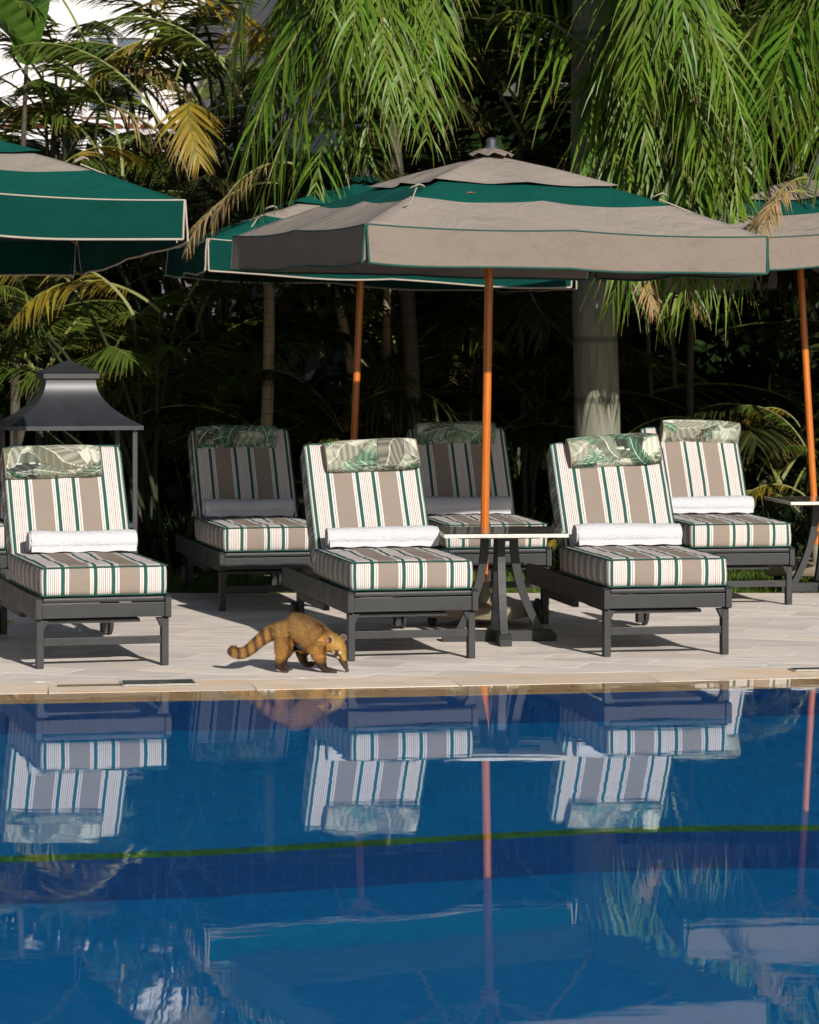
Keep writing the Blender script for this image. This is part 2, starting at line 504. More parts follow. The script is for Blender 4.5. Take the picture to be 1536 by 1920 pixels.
# ground all round, under deck and garden
mb = MB()
mb.add([(-14, 15.6, -0.14), (14, 18.5, -0.14), (60, 90, -0.14), (-60, 90, -0.14)], [(0, 1, 2, 3)])
mb.add([(-60, 15.6, -0.14), (-14, 15.6, -0.14), (-60, 90, -0.14)], [(0, 1, 2)])
mb.add([(14, 18.5, -0.14), (60, 15, -0.14), (60, 90, -0.14)], [(0, 1, 2)])
mb.add([(-60, -40, -0.14), (-14.2, -40, -0.14), (-14.2, 15.6, -0.14), (-60, 15.6, -0.14)], [(0, 1, 2, 3)])
mb.add([(14.2, -40, -0.14), (60, -40, -0.14), (60, 18.5, -0.14), (14.2, 18.5, -0.14)], [(0, 1, 2, 3)])
mb.add([(-14.2, -40, -0.14), (14.2, -40, -0.14), (14.2, -6.2, -0.14), (-14.2, -6.2, -0.14)], [(0, 1, 2, 3)])
tag(mb.build('ground', M_soil), kind='structure')

# deck: mortar bed with slabs laid on it
bed = strip('terrace', lambda x: W_line(x)-0.02, lambda x: DECK_BACK, -0.06, -0.018, M_joint)
bed_front = strip('terrace_front', lambda x: L_line(x)+0.001, lambda x: W_line(x), -0.06, -0.06, M_ledge, parent=bed)
mb = MB(); mb.box((-14, DECK_BACK, -0.14), (14, DECK_BACK+0.05, -0.004)); mb.build('terrace_kerb', M_coping, bed)

def clip(poly, p, n):
    out = []
    for i in range(len(poly)):
        a = poly[i]; b = poly[(i+1) % len(poly)]
        da = (a[0]-p[0])*n[0] + (a[1]-p[1])*n[1]; db = (b[0]-p[0])*n[0] + (b[1]-p[1])*n[1]
        if da >= 0: out.append(a)
        if (da >= 0) != (db >= 0):
            t = da/(da-db); out.append((a[0]+(b[0]-a[0])*t, a[1]+(b[1]-a[1])*t))
    return out

def area(p): return abs(sum(p[i][0]*p[(i+1) % len(p)][1] - p[(i+1) % len(p)][0]*p[i][1] for i in range(len(p)))/2)

def slab_mesh(mb, poly, ztop, th=0.03, bev=0.0004, jitter=0.0003):
    cx = sum(p[0] for p in poly)/len(poly); cy = sum(p[1] for p in poly)/len(poly)
    if sum(poly[i][0]*poly[(i+1) % len(poly)][1] - poly[(i+1) % len(poly)][0]*poly[i][1] for i in range(len(poly))) < 0:
        poly = poly[::-1]
    n = len(poly); z = ztop + rnd.uniform(-jitter, jitter)
    tx, ty = rnd.uniform(-.001, .001), rnd.uniform(-.001, .001)
    top = []; mid = []; bot = []
    for (x, y) in poly:
        d = math.hypot(x-cx, y-cy) or 1
        top.append((x-(x-cx)/d*bev, y-(y-cy)/d*bev, z+tx*(x-cx)+ty*(y-cy))); mid.append((x, y, z-bev+tx*(x-cx)+ty*(y-cy))); bot.append((x, y, z-th))
    vs = top+mid+bot
    fs = [tuple(range(n))]
    for i in range(n):
        j = (i+1) % n
        fs.append((n+i, n+j, j, i)); fs.append((2*n+i, 2*n+j, n+j, n+i))
    mb.add([(v[0]-cx, v[1]-cy, v[2]) for v in vs], fs)
    return (cx, cy, 0)

planes = []
for x in [-3.6, -2.4, -1.2, 0, 1.2, 2.4, 3.6]:
    y = C_line(x); s = 0.17 + 0.02*x; planes.append(((x, y+0.004), (-s, 1)))
planes.append(((0, DECK_BACK-0.01), (0, -1)))
ang = R(-20); ux = (math.cos(ang), math.sin(ang)); vx = (-math.sin(ang), math.cos(ang))
SW, SH = 0.62, 0.31
outer = MB(); n_sl = 0
for j in range(-60, 90):
    for i in range(-40, 60):
        a0 = (i + (0.5 if j % 2 else 0) + 0.07*math.sin(j*12.9)) * SW; b0 = j*SH
        g = 0.0014
        c = [(a0+g, b0+g), (a0+SW-g, b0+g), (a0+SW-g, b0+SH-g), (a0+g, b0+SH-g)]
        poly = [(p[0]*ux[0]+p[1]*vx[0], 18 + p[0]*ux[1]+p[1]*vx[1]) for p in c]
        mx = sum(p[0] for p in poly)/4; my = sum(p[1] for p in poly)/4
        if my < 14.5 or my > 21.3 or abs(mx) > 7: continue
        for p, n in planes:
            poly = clip(poly, p, n)
            if len(poly) < 3: break
        if len(poly) < 3 or area(poly) < 0.004: continue
        if abs(mx) < 3.1*my/19 and n_sl < 270:
            m1 = MB(); loc = slab_mesh(m1, poly, 0.0); m1.build('slab', M_slab, bed, loc); n_sl += 1
        else:
            k = len(outer.v); m1 = MB(); loc = slab_mesh(m1, poly, 0.0)
            outer.add([(v[0]+loc[0], v[1]+loc[1], v[2]) for v in m1.v], m1.f)
tag(outer.build('outer_paving', M_slab, bed), kind='stuff')
# coping slabs square to the pool edge, and the wet ledge slabs below them
def edge_slabs(name, fa, fb, z, mat, w, x0, th=0.03, zdrop=0.0):
    x = x0
    while x < 5.5:
        x2 = x + w; g = 0.0035
        s = 0.17 + 0.02*x
        poly = [(x+g, fa(x)), (x2-g, fa(x2)), (x2-g-s*(fb(x2)-fa(x2)), fb(x2-s*(fb(x2)-fa(x2)))), (x+g-s*(fb(x)-fa(x)), fb(x-s*(fb(x)-fa(x))))]
        m1 = MB(); loc = slab_mesh(m1, poly, z, th, 0.0008, 0.0002)
        if zdrop:
            m1.v = [(v[0], v[1], v[2] - (zdrop if v[1]+loc[1] < (fa(x)+fb(x))/2 + 0.1*0 else 0)) for v in m1.v]
        m1.build(name, mat, bed, loc)
        x = x2
edge_slabs('coping_slab', lambda x: W_line(x)-0.02, C_line, 0.0, M_coping, 1.03, -5.92)
edge_slabs('ledge_slab', L_line, lambda x: W_line(x)-0.024, -0.020, M_ledge, 1.03, -5.92, 0.034, 0.0)

# skimmer covers let into the coping
def skimmer(x, y, w, d, rz, label):
    t = thing('skimmer_cover', label, 'skimmer cover', (x, y, 0.004), rz)
    m1 = MB(); m1.box((-w/2, -d/2, 0), (w/2, d/2, 0.006), bev=0.002)
    m1.build('plate', simple('cover_metal', (0.10, 0.11, 0.10), 0.35, 0.4, 25, 0, 0.4), t)
    m2 = MB()
    for (a, b, c2, d2) in ((-w/2-.012, -d/2-.012, w/2+.012, -d/2-.002), (-w/2-.012, d/2+.002, w/2+.012, d/2+.012), (-w/2-.012, -d/2-.002, -w/2-.002, d/2+.002), (w/2+.002, -d/2-.002, w/2+.012, d/2+.002)):
        m2.box((a, b, -0.001), (c2, d2, 0.003))
    m2.build('frame', M_joint, t)
skimmer(-1.285, 15.29, 0.36, 0.20, R(9.5), 'grey metal skimmer cover set into the tan coping near the left')
skimmer(2.22, 15.93, 0.36, 0.10, R(11), 'narrow dark skimmer cover in the coping at the right edge')
m1 = MB(); m1.box((-0.17, -0.02, 0), (0.17, 0.02, 0.004))
o = m1.build('drain_slot', simple('slot_dark', (0.09, 0.075, 0.055), 0.7)); o.location = (-1.62, 15.19, 0.003); o.rotation_euler[2] = R(8)
tag(o, 'thin dark drain slot beside the grey skimmer cover', 'drain slot')

# ------------------------------------------------------------------ loungers
FW, LL = 0.732, 2.02         # frame width, length

def pad(w, l, h, n=(26, 34, 5), r=0.022, puff=0.012, seed=0, usign=1, u0=0.0):
    """boxed cushion, x lateral centred, y 0..l, z 0..h; uv.x in metres for the stripe"""
    ex, ey, ez = w/2, l/2, h/2
    mb = MB()
    def surf(p):
        q = [0, 0, 0]; e = (ex, ey, ez)
        inn = [max(-(e[k]-r), min(e[k]-r, p[k])) for k in range(3)]
        d = Vector([p[k]-inn[k] for k in range(3)])
        v = Vector(inn) + (d.normalized()*r if d.length > 1e-9 else Vector())
        a = (1-(v.x/ex)**2); b = (1-(v.y/ey)**2); c = (1-(v.z/ez)**2)
        nz = noise.noise(Vector((v.x*6+seed, v.y*6, v.z*6))) + 0.6*noise.noise(Vector((v.x*15, v.y*15+seed, v.z*9)))
        v.z += ((puff*a*b + 0.007*nz*max(a*b, 0.0)**0.3 - 0.012*max(0, a*b-0.3)*math.cos(seed+v.y*3)) if v.z > 0 else 0)
        v.x += math.copysign(0.012*c*b + 0.007*nz*c, v.x) * (abs(v.x)/ex)**3
        v.y += math.copysign(0.012*c*a + 0.007*nz*c, v.y) * (abs(v.y)/ey)**3
        return (v.x, v.y + ey, v.z + ez)
    def face(fn, nu, nv, uvf, flip):
        vs = [surf(fn(-1+2*i/nu, -1+2*j/nv)) for j in range(nv+1) for i in range(nu+1)]
        fs = []; uvs = []
        for j in range(nv):
            for i in range(nu):
                idx = [(i, j), (i+1, j), (i+1, j+1), (i, j+1)]
                if flip: idx = idx[::-1]
                fs.append([b*(nu+1)+a for a, b in idx])
                uvs.append([uvf(-1+2*a/nu, -1+2*b/nv) for a, b in idx])
        mb.add(vs, fs, 0, True, uvs)
    # stripe phase: the pattern is centred on the pinstripes
    off = 0.272*(25+49)/345 + 0.272*4
    fx = lambda s, t: (s*ex + off, t)
    face(lambda s, t: (s*ex, t*ey, ez), n[0], n[1], fx, False)
    face(lambda s, t: (s*ex, t*ey, -ez), n[0], n[1], fx, True)
    face(lambda s, t: (s*ex, -ey, t*ez), n[0], n[2], fx, False)
    face(lambda s, t: (s*ex, ey, t*ez), n[0], n[2], fx, True)
    fy = lambda s, t: (s*ey*1.9 + off + 0.05 + u0, t)
    face(lambda s, t: (-ex, s*ey, t*ez), n[1], n[2], fy, True)
    face(lambda s, t: (ex, s*ey, t*ez), n[1], n[2], fy, False)
    return mb

def ring_tube(mb, w, l, z, r=0.0045, puff=0.0, wob=0.002):
    pts = []
    cr = 0.014
    ex, y0, y1 = w/2+0.001, -0.001, l+0.001
    def side(a, b, n):
        for i in range(n):
            t = i/n; x = a[0]+(b[0]-a[0])*t; y = a[1]+(b[1]-a[1])*t
            pts.append((x, y, z + wob*noise.noise(Vector((x*7, y*7, z*9)))))
    side((-ex+cr, y0), (ex-cr, y0), 14); side((ex, y0+cr), (ex, y1-cr), 20)
    side((ex-cr, y1), (-ex+cr, y1), 14); side((-ex, y1-cr), (-ex, y0+cr), 20)
    pts.append(pts[0]); pts.append(pts[1])
    mb.tube(pts, r, 6, 0, False)

def leaf_print(nu, nv, seed, wu=0.56, wv=0.56):
    """rasterises overlapping jungle leaves onto a nu x nv field; returns linear colours"""
    g = random.Random(seed)
    U, V = np.meshgrid(np.linspace(0, wu, nu), np.linspace(0, wv, nv))
    img = np.ones((nv, nu, 3)) * np.array([0.50, 0.52, 0.42])
    cols = [((0.08, 0.12, 0.065), (0.40, 0.43, 0.32)), ((0.19, 0.19, 0.13), (0.52, 0.51, 0.42)), ((0.035, 0.10, 0.06), (0.20, 0.30, 0.20)),
            ((0.16, 0.15, 0.12), (0.40, 0.40, 0.31)), ((0.33, 0.38, 0.24), (0.68, 0.70, 0.58)), ((0.05, 0.06, 0.05), (0.20, 0.22, 0.16))]
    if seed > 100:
        img *= 0.8; cols = [cols[0], cols[2], cols[2], ((0.012, 0.05, 0.028), (0.10, 0.22, 0.13)), ((0.02, 0.07, 0.04), (0.16, 0.27, 0.18)), cols[5]]  # shaded back-row pillows: darker greens, with their shade put into the print
    for k in range(92):
        cx, cy = g.uniform(-.05, wu+.05), g.uniform(-.05, wv+.05)
        L = g.uniform(.16, .30); Wd = L*g.uniform(.24, .38); a = g.uniform(-1.1, 1.1) + (PI if g.random() < .5 else 0)
        bend = g.uniform(-1.5, 1.5)
        du, dv = U-cx, V-cy
        s = (du*math.cos(a)+dv*math.sin(a))/L; t = (-du*math.sin(a)+dv*math.cos(a)) - bend*s*s*L*0.35
        w = Wd*np.sqrt(np.clip(s*(1-s)*4, 0, 1))*(1-0.35*s)
        ph = s*L - np.abs(t)*0.75
        fr = g.uniform(110, 170); spl = np.sin(ph*fr*2)
        w2 = w*(1 - 0.30*(spl > 0.55)*(k % 3 == 0))
        m = (s > 0) & (s < 1) & (np.abs(t) < w2)
        if not m.any(): continue
        c0, c1 = cols[g.randrange(len(cols))]
        c0 = np.array(c0)*0.7; c1 = np.array(c1)*1.08
        sh = 0.5 + 0.5*np.sin(ph*fr + g.uniform(0, 6)); sh = np.clip(sh*0.40 + 0.45*(t > 0)*g.uniform(-1, 1) + g.uniform(0.0, 0.5), 0, 1)
        c = c0 + (c1-c0)*sh[..., None]
        vein = (np.abs(t) < 0.0020)
        c = np.where(vein[..., None], np.array([0.66, 0.68, 0.56]), c)
        rim = (np.abs(t) > w2*0.93)
        c = np.where(rim[..., None], c*0.45 if g.random() < .6 else c*0.3+0.45, c)
        img = np.where(m[..., None], c, img)
    return img

def pillow_meshes(seed, w=0.555, hh=0.205, dd=0.10):
    """flat bolster: superellipse section in y(depth)-z(height) swept along x; returns (body, ends+piping)"""
    nu, nv = 180, 110
    img = leaf_print(nu+1, nv, seed)
    sec = []
    for j in range(nv):
        a = 2*PI*j/nv
        c, s = math.cos(a), math.sin(a)
        y = math.copysign(abs(c)**0.75, c)*dd/2; z = math.copysign(abs(s)**0.62, s)*hh/2
        sec.append((y, z))
    vs = []; cols = []
    def pt(u, j):
        x = -w/2 + w*u
        e = 1 - 0.10*abs(2*u-1)**6
        y, z = sec[j % nv]
        nz = noise.noise(Vector((x*7+seed, y*9, z*7)))
        return Vector((x, y*(e+0.10*nz) - 0.008*(1-(2*u-1)**2), z*(e+0.02*nz)))
    for i in range(nu+1):
        for j in range(nv):
            vs.append(pt(i/nu, j)); cols.append(img[j, i])
    fs = [(i*nv+j, i*nv+(j+1) % nv, (i+1)*nv+(j+1) % nv, (i+1)*nv+j) for i in range(nu) for j in range(nv)]
    me = bpy.data.meshes.new('pillow'); me.from_pydata([tuple(v) for v in vs], [], fs)
    me.materials.append(M_print); me.polygons.foreach_set('use_smooth', [True]*len(fs))
    ca = me.color_attributes.new('print', 'FLOAT_COLOR', 'POINT')
    flat = np.ones((len(vs), 4), dtype=np.float32); flat[:, :3] = np.array(cols)
    ca.data.foreach_set('color', flat.ravel())
    me.update()
    ends = []
    for u, s in ((0, -1), (1, 1)):
        mb = MB()
        ring = [pt(u, j) + Vector((s*0.0005, 0, 0)) for j in range(nv)]
        c = Vector((s*(w/2+0.008), 0, 0))
        vv = ring + [c]
        mb.add(vv, [(j, (j+1) % nv, nv) if s > 0 else ((j+1) % nv, j, nv) for j in range(nv)], 0, True)
        sub = ring[::3]; mb.tube(sub + [sub[0], sub[1]], 0.0035, 6, 0, False)
        ends.append(mb.mesh('pillow_end', [M_taupe_f]))
    return me, ends

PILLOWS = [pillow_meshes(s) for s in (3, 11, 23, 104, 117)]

BACK_ANG = R(57.5)
HINGE_Y, SEAT_Z = 1.04, 0.388
PAD_T = 0.165
BK_L = 0.755
def make_lounger():
    t = thing('sun_lounger', '', 'sun lounger', group='striped sun loungers on the terrace')
    B = lambda *a, **k: None
    hw = FW/2
    for s in (-1, 1):
        m = MB()
        poly = [(0.0, 0.268), (0.03, 0.258), (LL, 0.258), (LL, 0.36), (LL-0.03, 0.375), (0.02, 0.382), (0.0, 0.37)]
        x0, x1 = (-hw, -hw+0.032) if s < 0 else (hw-0.032, hw)
        M = Matrix(((0, 1, 0, 0), (1, 0, 0, 0), (0, 0, 1, 0), (0, 0, 0, 1)))     # (x,z) profile -> along y
        m.prism(poly, x0, x1, 0, M)
        m.build('side_rail', M_black, t)
        # front leg with a shaped knee under the rail
        m = MB()
        xa = -hw+0.008 if s < 0 else hw-0.046
        m.box((xa, 0.035, 0), (xa+0.038, 0.095, 0.2575), bev=0.003)
        kx = xa+0.038 if s < 0 else xa
        m.prism([(kx, 0.257), (kx - s*0.026, 0.257), (kx, 0.205)] if s > 0 else [(kx, 0.257), (kx, 0.205), (kx - s*0.026, 0.257)], 0.04, 0.090)
        m.build('leg', M_black, t)
        m = MB(); xb = s*0.300
        m.box((xb-0.019, 1.74, 0.02), (xb+0.019, 1.81, 0.258), bev=0.003)
        m.build('leg', M_black, t)
        wmb = MB()
        Mw = Matrix.Translation((s*0.338, 1.80, 0.088)) @ Matrix.Rotation(PI/2, 4, 'Y')
        wmb.lathe([(0.0, -0.014), (0.075, -0.014), (0.088, -0.009), (0.088, 0.009), (0.075, 0.014), (0.0, 0.014)], 28, 0, Mw)
        wh = wmb.build('wheel', M_rubber, t)
        bm_ = MB(); bm_.tube([(s*0.355, 1.80, 0.088), (s*0.235, 1.80, 0.088)], 0.0065, 8); bm_.tube([(s*0.275, 1.80, 0.088), (s*0.262, 1.80, 0.088)], 0.015, 8)
        bm_.build('axle_bolt', M_brass, wh)
        m = MB(); m.box((s*0.300-0.017, 0.95, 0.195), (s*0.300+0.017, 1.74, 0.232)); m.build('side_stretcher', M_black, t)
    m = MB(); m.box((-hw+0.034, 0.012, 0.268), (hw-0.034, 0.036, 0.345), bev=0.003); m.build('front_rail', M_black, t)
    m = MB(); m.box((-hw+0.034, 0.004, 0.351), (hw-0.034, 0.05, 0.378), bev=0.010); m.build('front_slat', M_black, t)
    m = MB(); m.box((-hw+0.047, 0.05, 0.118), (hw-0.047, 0.072, 0.160), bev=0.002); m.build('stretcher', M_black, t)
    m = MB(); m.box((-0.28, 1.76, 0.195), (0.28, 1.79, 0.232)); m.build('rear_stretcher', M_black, t)
    m = MB(); m.box((-hw+0.05, 0.06, 0.236), (hw-0.16, 0.62, 0.254)); m.build('tray', M_black, t)
    for k in range(7):
        m = MB(); y = 0.10 + k*0.125
        m.box((-hw+0.034, y, 0.352), (hw-0.034, y+0.085, 0.374)); m.build('slat', M_black, t)
    m = MB()
    RB = Matrix.Translation((0, HINGE_Y, 0.352)) @ Matrix.Rotation(BACK_ANG, 4, 'X')
    m.box((-hw+0.05, 0.0, 0.0), (-hw+0.085, 0.80, 0.028), M=RB); m.box((hw-0.085, 0.0, 0.0), (hw-0.05, 0.80, 0.028), M=RB)
    for k in range(6): m.box((-hw+0.085, 0.05+k*0.14, 0.002), (hw-0.085, 0.11+k*0.14, 0.024), M=RB)
    m.tube([(-0.2, 1.02+0.62*math.cos(BACK_ANG), 0.36+0.62*math.sin(BACK_ANG)), (-0.2, 1.62, 0.33)], 0.012, 6)
    m.tube([(0.2, 1.02+0.62*math.cos(BACK_ANG), 0.36+0.62*math.sin(BACK_ANG)), (0.2, 1.62, 0.33)], 0.012, 6)
    m.build('backrest_frame', M_black, t)
    cw = 0.690
    sc = pad(cw, 1.16, PAD_T, seed=1).build('seat_cushion', M_stripe, t, weld=True)
    sc.location = (0, 0.015, SEAT_Z - 0.006)
    m = MB(); ring_tube(m, cw, 1.16, PAD_T-0.007); ring_tube(m, cw, 1.16, 0.007); m.build('piping', M_pipe_g, sc)
    bc = pad(cw, BK_L, PAD_T-0.01, seed=9, u0=0.08).build('back_cushion', M_stripe, t, weld=True)
    bc.location = (0, HINGE_Y+0.135, SEAT_Z+0.035); bc.rotation_euler = (BACK_ANG, 0, 0)
    m = MB(); ring_tube(m, cw, BK_L, PAD_T-0.017); ring_tube(m, cw, BK_L, 0.007); m.build('piping', M_pipe_g, bc)
    pl = bpy.data.objects.new('pillow', PILLOWS[0][0]); link(pl, t)
    for k in (0, 1):
        pe = bpy.data.objects.new('pillow_end', PILLOWS[0][1][k]); link(pe, pl)
    m = MB(); m.box((-0.012, 0.02, 0.0), (0.012, 0.024, 0.16)); st = m.build('strap', M_taupe_f, pl)
    st.rotation_euler = (R(-35), 0, 0)
    return t

def set_pillow(root, variant, dx, dz, roll, flip=False):
    for ch in root.children:
        if ch.name.startswith('pillow'):
            ch.data = PILLOWS[variant][0]
            k = 0
            for c2 in ch.children:
                if c2.name.startswith('pillow_end'): c2.data = PILLOWS[variant][1][k]; k += 1
            # face of the back cushion near its top
            l = BK_L - 0.085 + dz; n = PAD_T - 0.01 + 0.030
            y = HINGE_Y+0.135 + l*math.cos(BACK_ANG) - n*math.sin(BACK_ANG)
            z = SEAT_Z+0.035 + l*math.sin(BACK_ANG) + n*math.cos(BACK_ANG)
            ch.location = (dx, y, z)
            ch.rotation_mode = 'ZXY' if False else 'XYZ'
            ch.rotation_euler = (BACK_ANG - PI/2, roll, PI if flip else 0)

def foot(px, py):
    """a foot point read from the picture, put on the ground"""
    d = 5600*EYE/(py-640); return ((px-768)/5600*d, d)

proto = make_lounger()
SEAT_V = [pad(0.690, 1.16, PAD_T, seed=q).mesh('seat_cushion', M_stripe, True) for q in (1, 14, 37)]
BACK_V = [pad(0.690, BK_L, PAD_T-0.01, seed=q, u0=0.08).mesh('back_cushion', M_stripe, True) for q in (9, 22, 41)]
bpy.context.view_layer.update()
# (foot centre x, y, heading, pillow variant, dx, dz, roll, flip, label)
LNG = [
    (foot(193, 1251.5), 15.5, 0, -0.075, -0.045, R(-1.0), False, 'striped lounger with dark iron frame in front of the pagoda lantern, front row left'),
    (foot(772, 1237.5), 12.7, 1, 0.05, -0.02, R(-2.5), False, 'striped lounger in the middle of the front row, ringed tail animal beside its foot'),
    (foot(1249, 1230), 10.3, 2, 0.035, 0.005, R(-3.0), False, 'striped lounger of the front row to the right of the stone topped table'),
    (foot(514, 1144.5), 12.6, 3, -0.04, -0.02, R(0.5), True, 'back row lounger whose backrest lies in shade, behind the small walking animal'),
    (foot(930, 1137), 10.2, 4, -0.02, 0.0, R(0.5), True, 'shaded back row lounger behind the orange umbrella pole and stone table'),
    (foot(1386, 1135.5), 8.4, 0, 0.06, 0.01, R(-2.0), True, 'sunlit back row lounger nearest the right hand umbrella pole'),
    (foot(-82, 1142.5), 15.5, 0, 0.0, 0.0, R(0), False, 'lounger cut by the left edge of the picture, only its foot corner showing'),
]
def make_towel(seed, ln=0.62, r=0.066):
    m = MB(); g = random.Random(seed); N, K = 40, 60
    vs = []
    for i in range(K+1):
        u = i/K; x = -ln/2 + ln*u
        for k in range(N):
            a = 2*PI*k/N
            rr = r*(1 + 0.06*math.sin(u*5+seed*2.1) + 0.10*noise.noise(Vector((x*5+seed, math.cos(a), math.sin(a))))) + 0.0022*noise.noise(Vector((x*70, a*14, seed)))
            if u < 0.02 or u > 0.98: rr *= 0.95
            z = max(math.sin(a)*rr*0.94, -r*0.84)
            vs.append((x + 0.006*noise.noise(Vector((math.cos(a)*3, math.sin(a)*3, seed)))*(1 if i in (0, K) else 0), math.cos(a)*rr*1.05, z))
    fs = [(i*N+k, i*N+(k+1) % N, (i+1)*N+(k+1) % N, (i+1)*N+k) for i in range(K) for k in range(N)]
    m.add(vs, fs, 0, True)
    # end faces: the rolled spiral
    for s in (-1, 1):
        sp = []
        for q in range(70):
            a = q*0.27; rr = r*0.93*(1-q/72)
            sp.append((s*(ln/2 + 0.002 + 0.004*(q % 23)/23), math.cos(a)*rr*1.03, max(math.sin(a)*rr*0.92, -r*0.8)))
        m.tube(sp, 0.0075, 5, 0, True)
        c0 = [(s*(ln/2-0.003), math.cos(2*PI*k/24)*r*0.9, math.sin(2*PI*k/24)*r*0.82) for k in range(24)]
        m.add(c0, [tuple(range(24)) if s > 0 else tuple(range(23, -1, -1))])
    # loose selvedge flap along the front
    fl = []
    for i in range(K+1):
        x = -ln/2 + ln*i/K
        fl += [(x, -r*1.05, -r*0.35), (x, -r*1.16, -r*0.82 + 0.003*math.sin(x*40)), ]
    m.add(fl, [(2*i, 2*i+2, 2*i+3, 2*i+1) for i in range(K)], 0, True)
    return m.mesh('rolled_towel', M_terry)
TOWELS = [make_towel(s, l_, r_) for s, l_, r_ in ((1, .60, .066), (2, .64, .063), (3, .62, .069), (4, .60, .064))]
TLAB = ['rolled white towel on the front row lounger before the lantern',
        'rolled white towel on the middle front row lounger by the walking animal',
        'rolled white towel on the front row lounger right of the table',
        'rolled towel in shade on the back row lounger left of the first umbrella pole',
        'rolled towel in shade partly behind the middle orange pole',
        'rolled white towel on the sunlit back row lounger at the right',
        'rolled towel on the lounger cut by the left picture edge']
for i, ((x, y), hd, var, dx, dz, roll, flip, lab) in enumerate(LNG):
    o = proto if i == 0 else copy_tree(proto)
    o.location = (x + 0.011, y - 0.035, 0.002); o.rotation_euler[2] = R(hd)
    o['label'] = lab
    bpy.context.view_layer.update()
    set_pillow(o, var, dx, dz, roll, flip)
    for ch in o.children:
        if ch.name.startswith('seat_cushion'):
            ch.data = SEAT_V[i % 3]; ch.rotation_euler[2] = R((0.5, -0.6, 0.3, 0.8, -0.4, 0.2, 0)[i]); ch.location.x = (0.004, -0.004, 0.0, 0.006, -0.003, 0.003, 0)[i]
        if ch.name.startswith('back_cushion'): ch.data = BACK_V[(i+1) % 3]; ch.location.x = (-0.006, 0.004, 0.005, 0.0, 0.006, -0.005, 0)[i]
    tw = bpy.data.objects.new('rolled_towel', TOWELS[i % 4]); link(tw)
    tag(tw, TLAB[i], 'towel', 'rolled towels on the loungers')
    c, s = math.cos(R(hd)), math.sin(R(hd))
    lx, ly = (0.035, 0.03, 0.01, -0.02, -0.02, 0.0, 0)[i], 0.955
    tw.location = (x + 0.011 + lx*c - ly*s, y-0.035 + lx*s + ly*c, SEAT_Z + PAD_T + 0.066)
    tw.rotation_euler = (0, 0, R(hd) + R((1.5, -1, 1, -1, 1, -1.5, 0)[i]))
# worn paint chips at the feet of the front loungers come with the paint material

# ------------------------------------------------------------------ umbrellas
US = 2.53
def canopy_pt(u8, t, apex=2.885, eave=2.40, sag=0.034):
    """u8: 0..8 round the rim in half sides, t: 0 centre .. 1 rim"""
    h = US/2
    rim = [(-1, -1), (0, -1), (1, -1), (1, 0), (1, 1), (0, 1), (-1, 1), (-1, 0)]
    k = int(math.floor(u8)) % 8; f = u8 - math.floor(u8)
    a, b = rim[k], rim[(k+1) % 8]
    x = (a[0]+(b[0]-a[0])*f)*h; y = (a[1]+(b[1]-a[1])*f)*h
    s = 4*f*(1-f)
    inset = 1 - 0.016*s*t
    z = apex + (eave-apex)*(t**1.02) + 0.030*math.sin(PI*t)
    z -= sag*s*math.sin(PI*min(t, 1)*0.85)*t**0.7
    mid = 1 if (k % 2 == 0 and f > 0) or (k % 2 == 1) else 0
    return Vector((x*t*inset, y*t*inset, z))

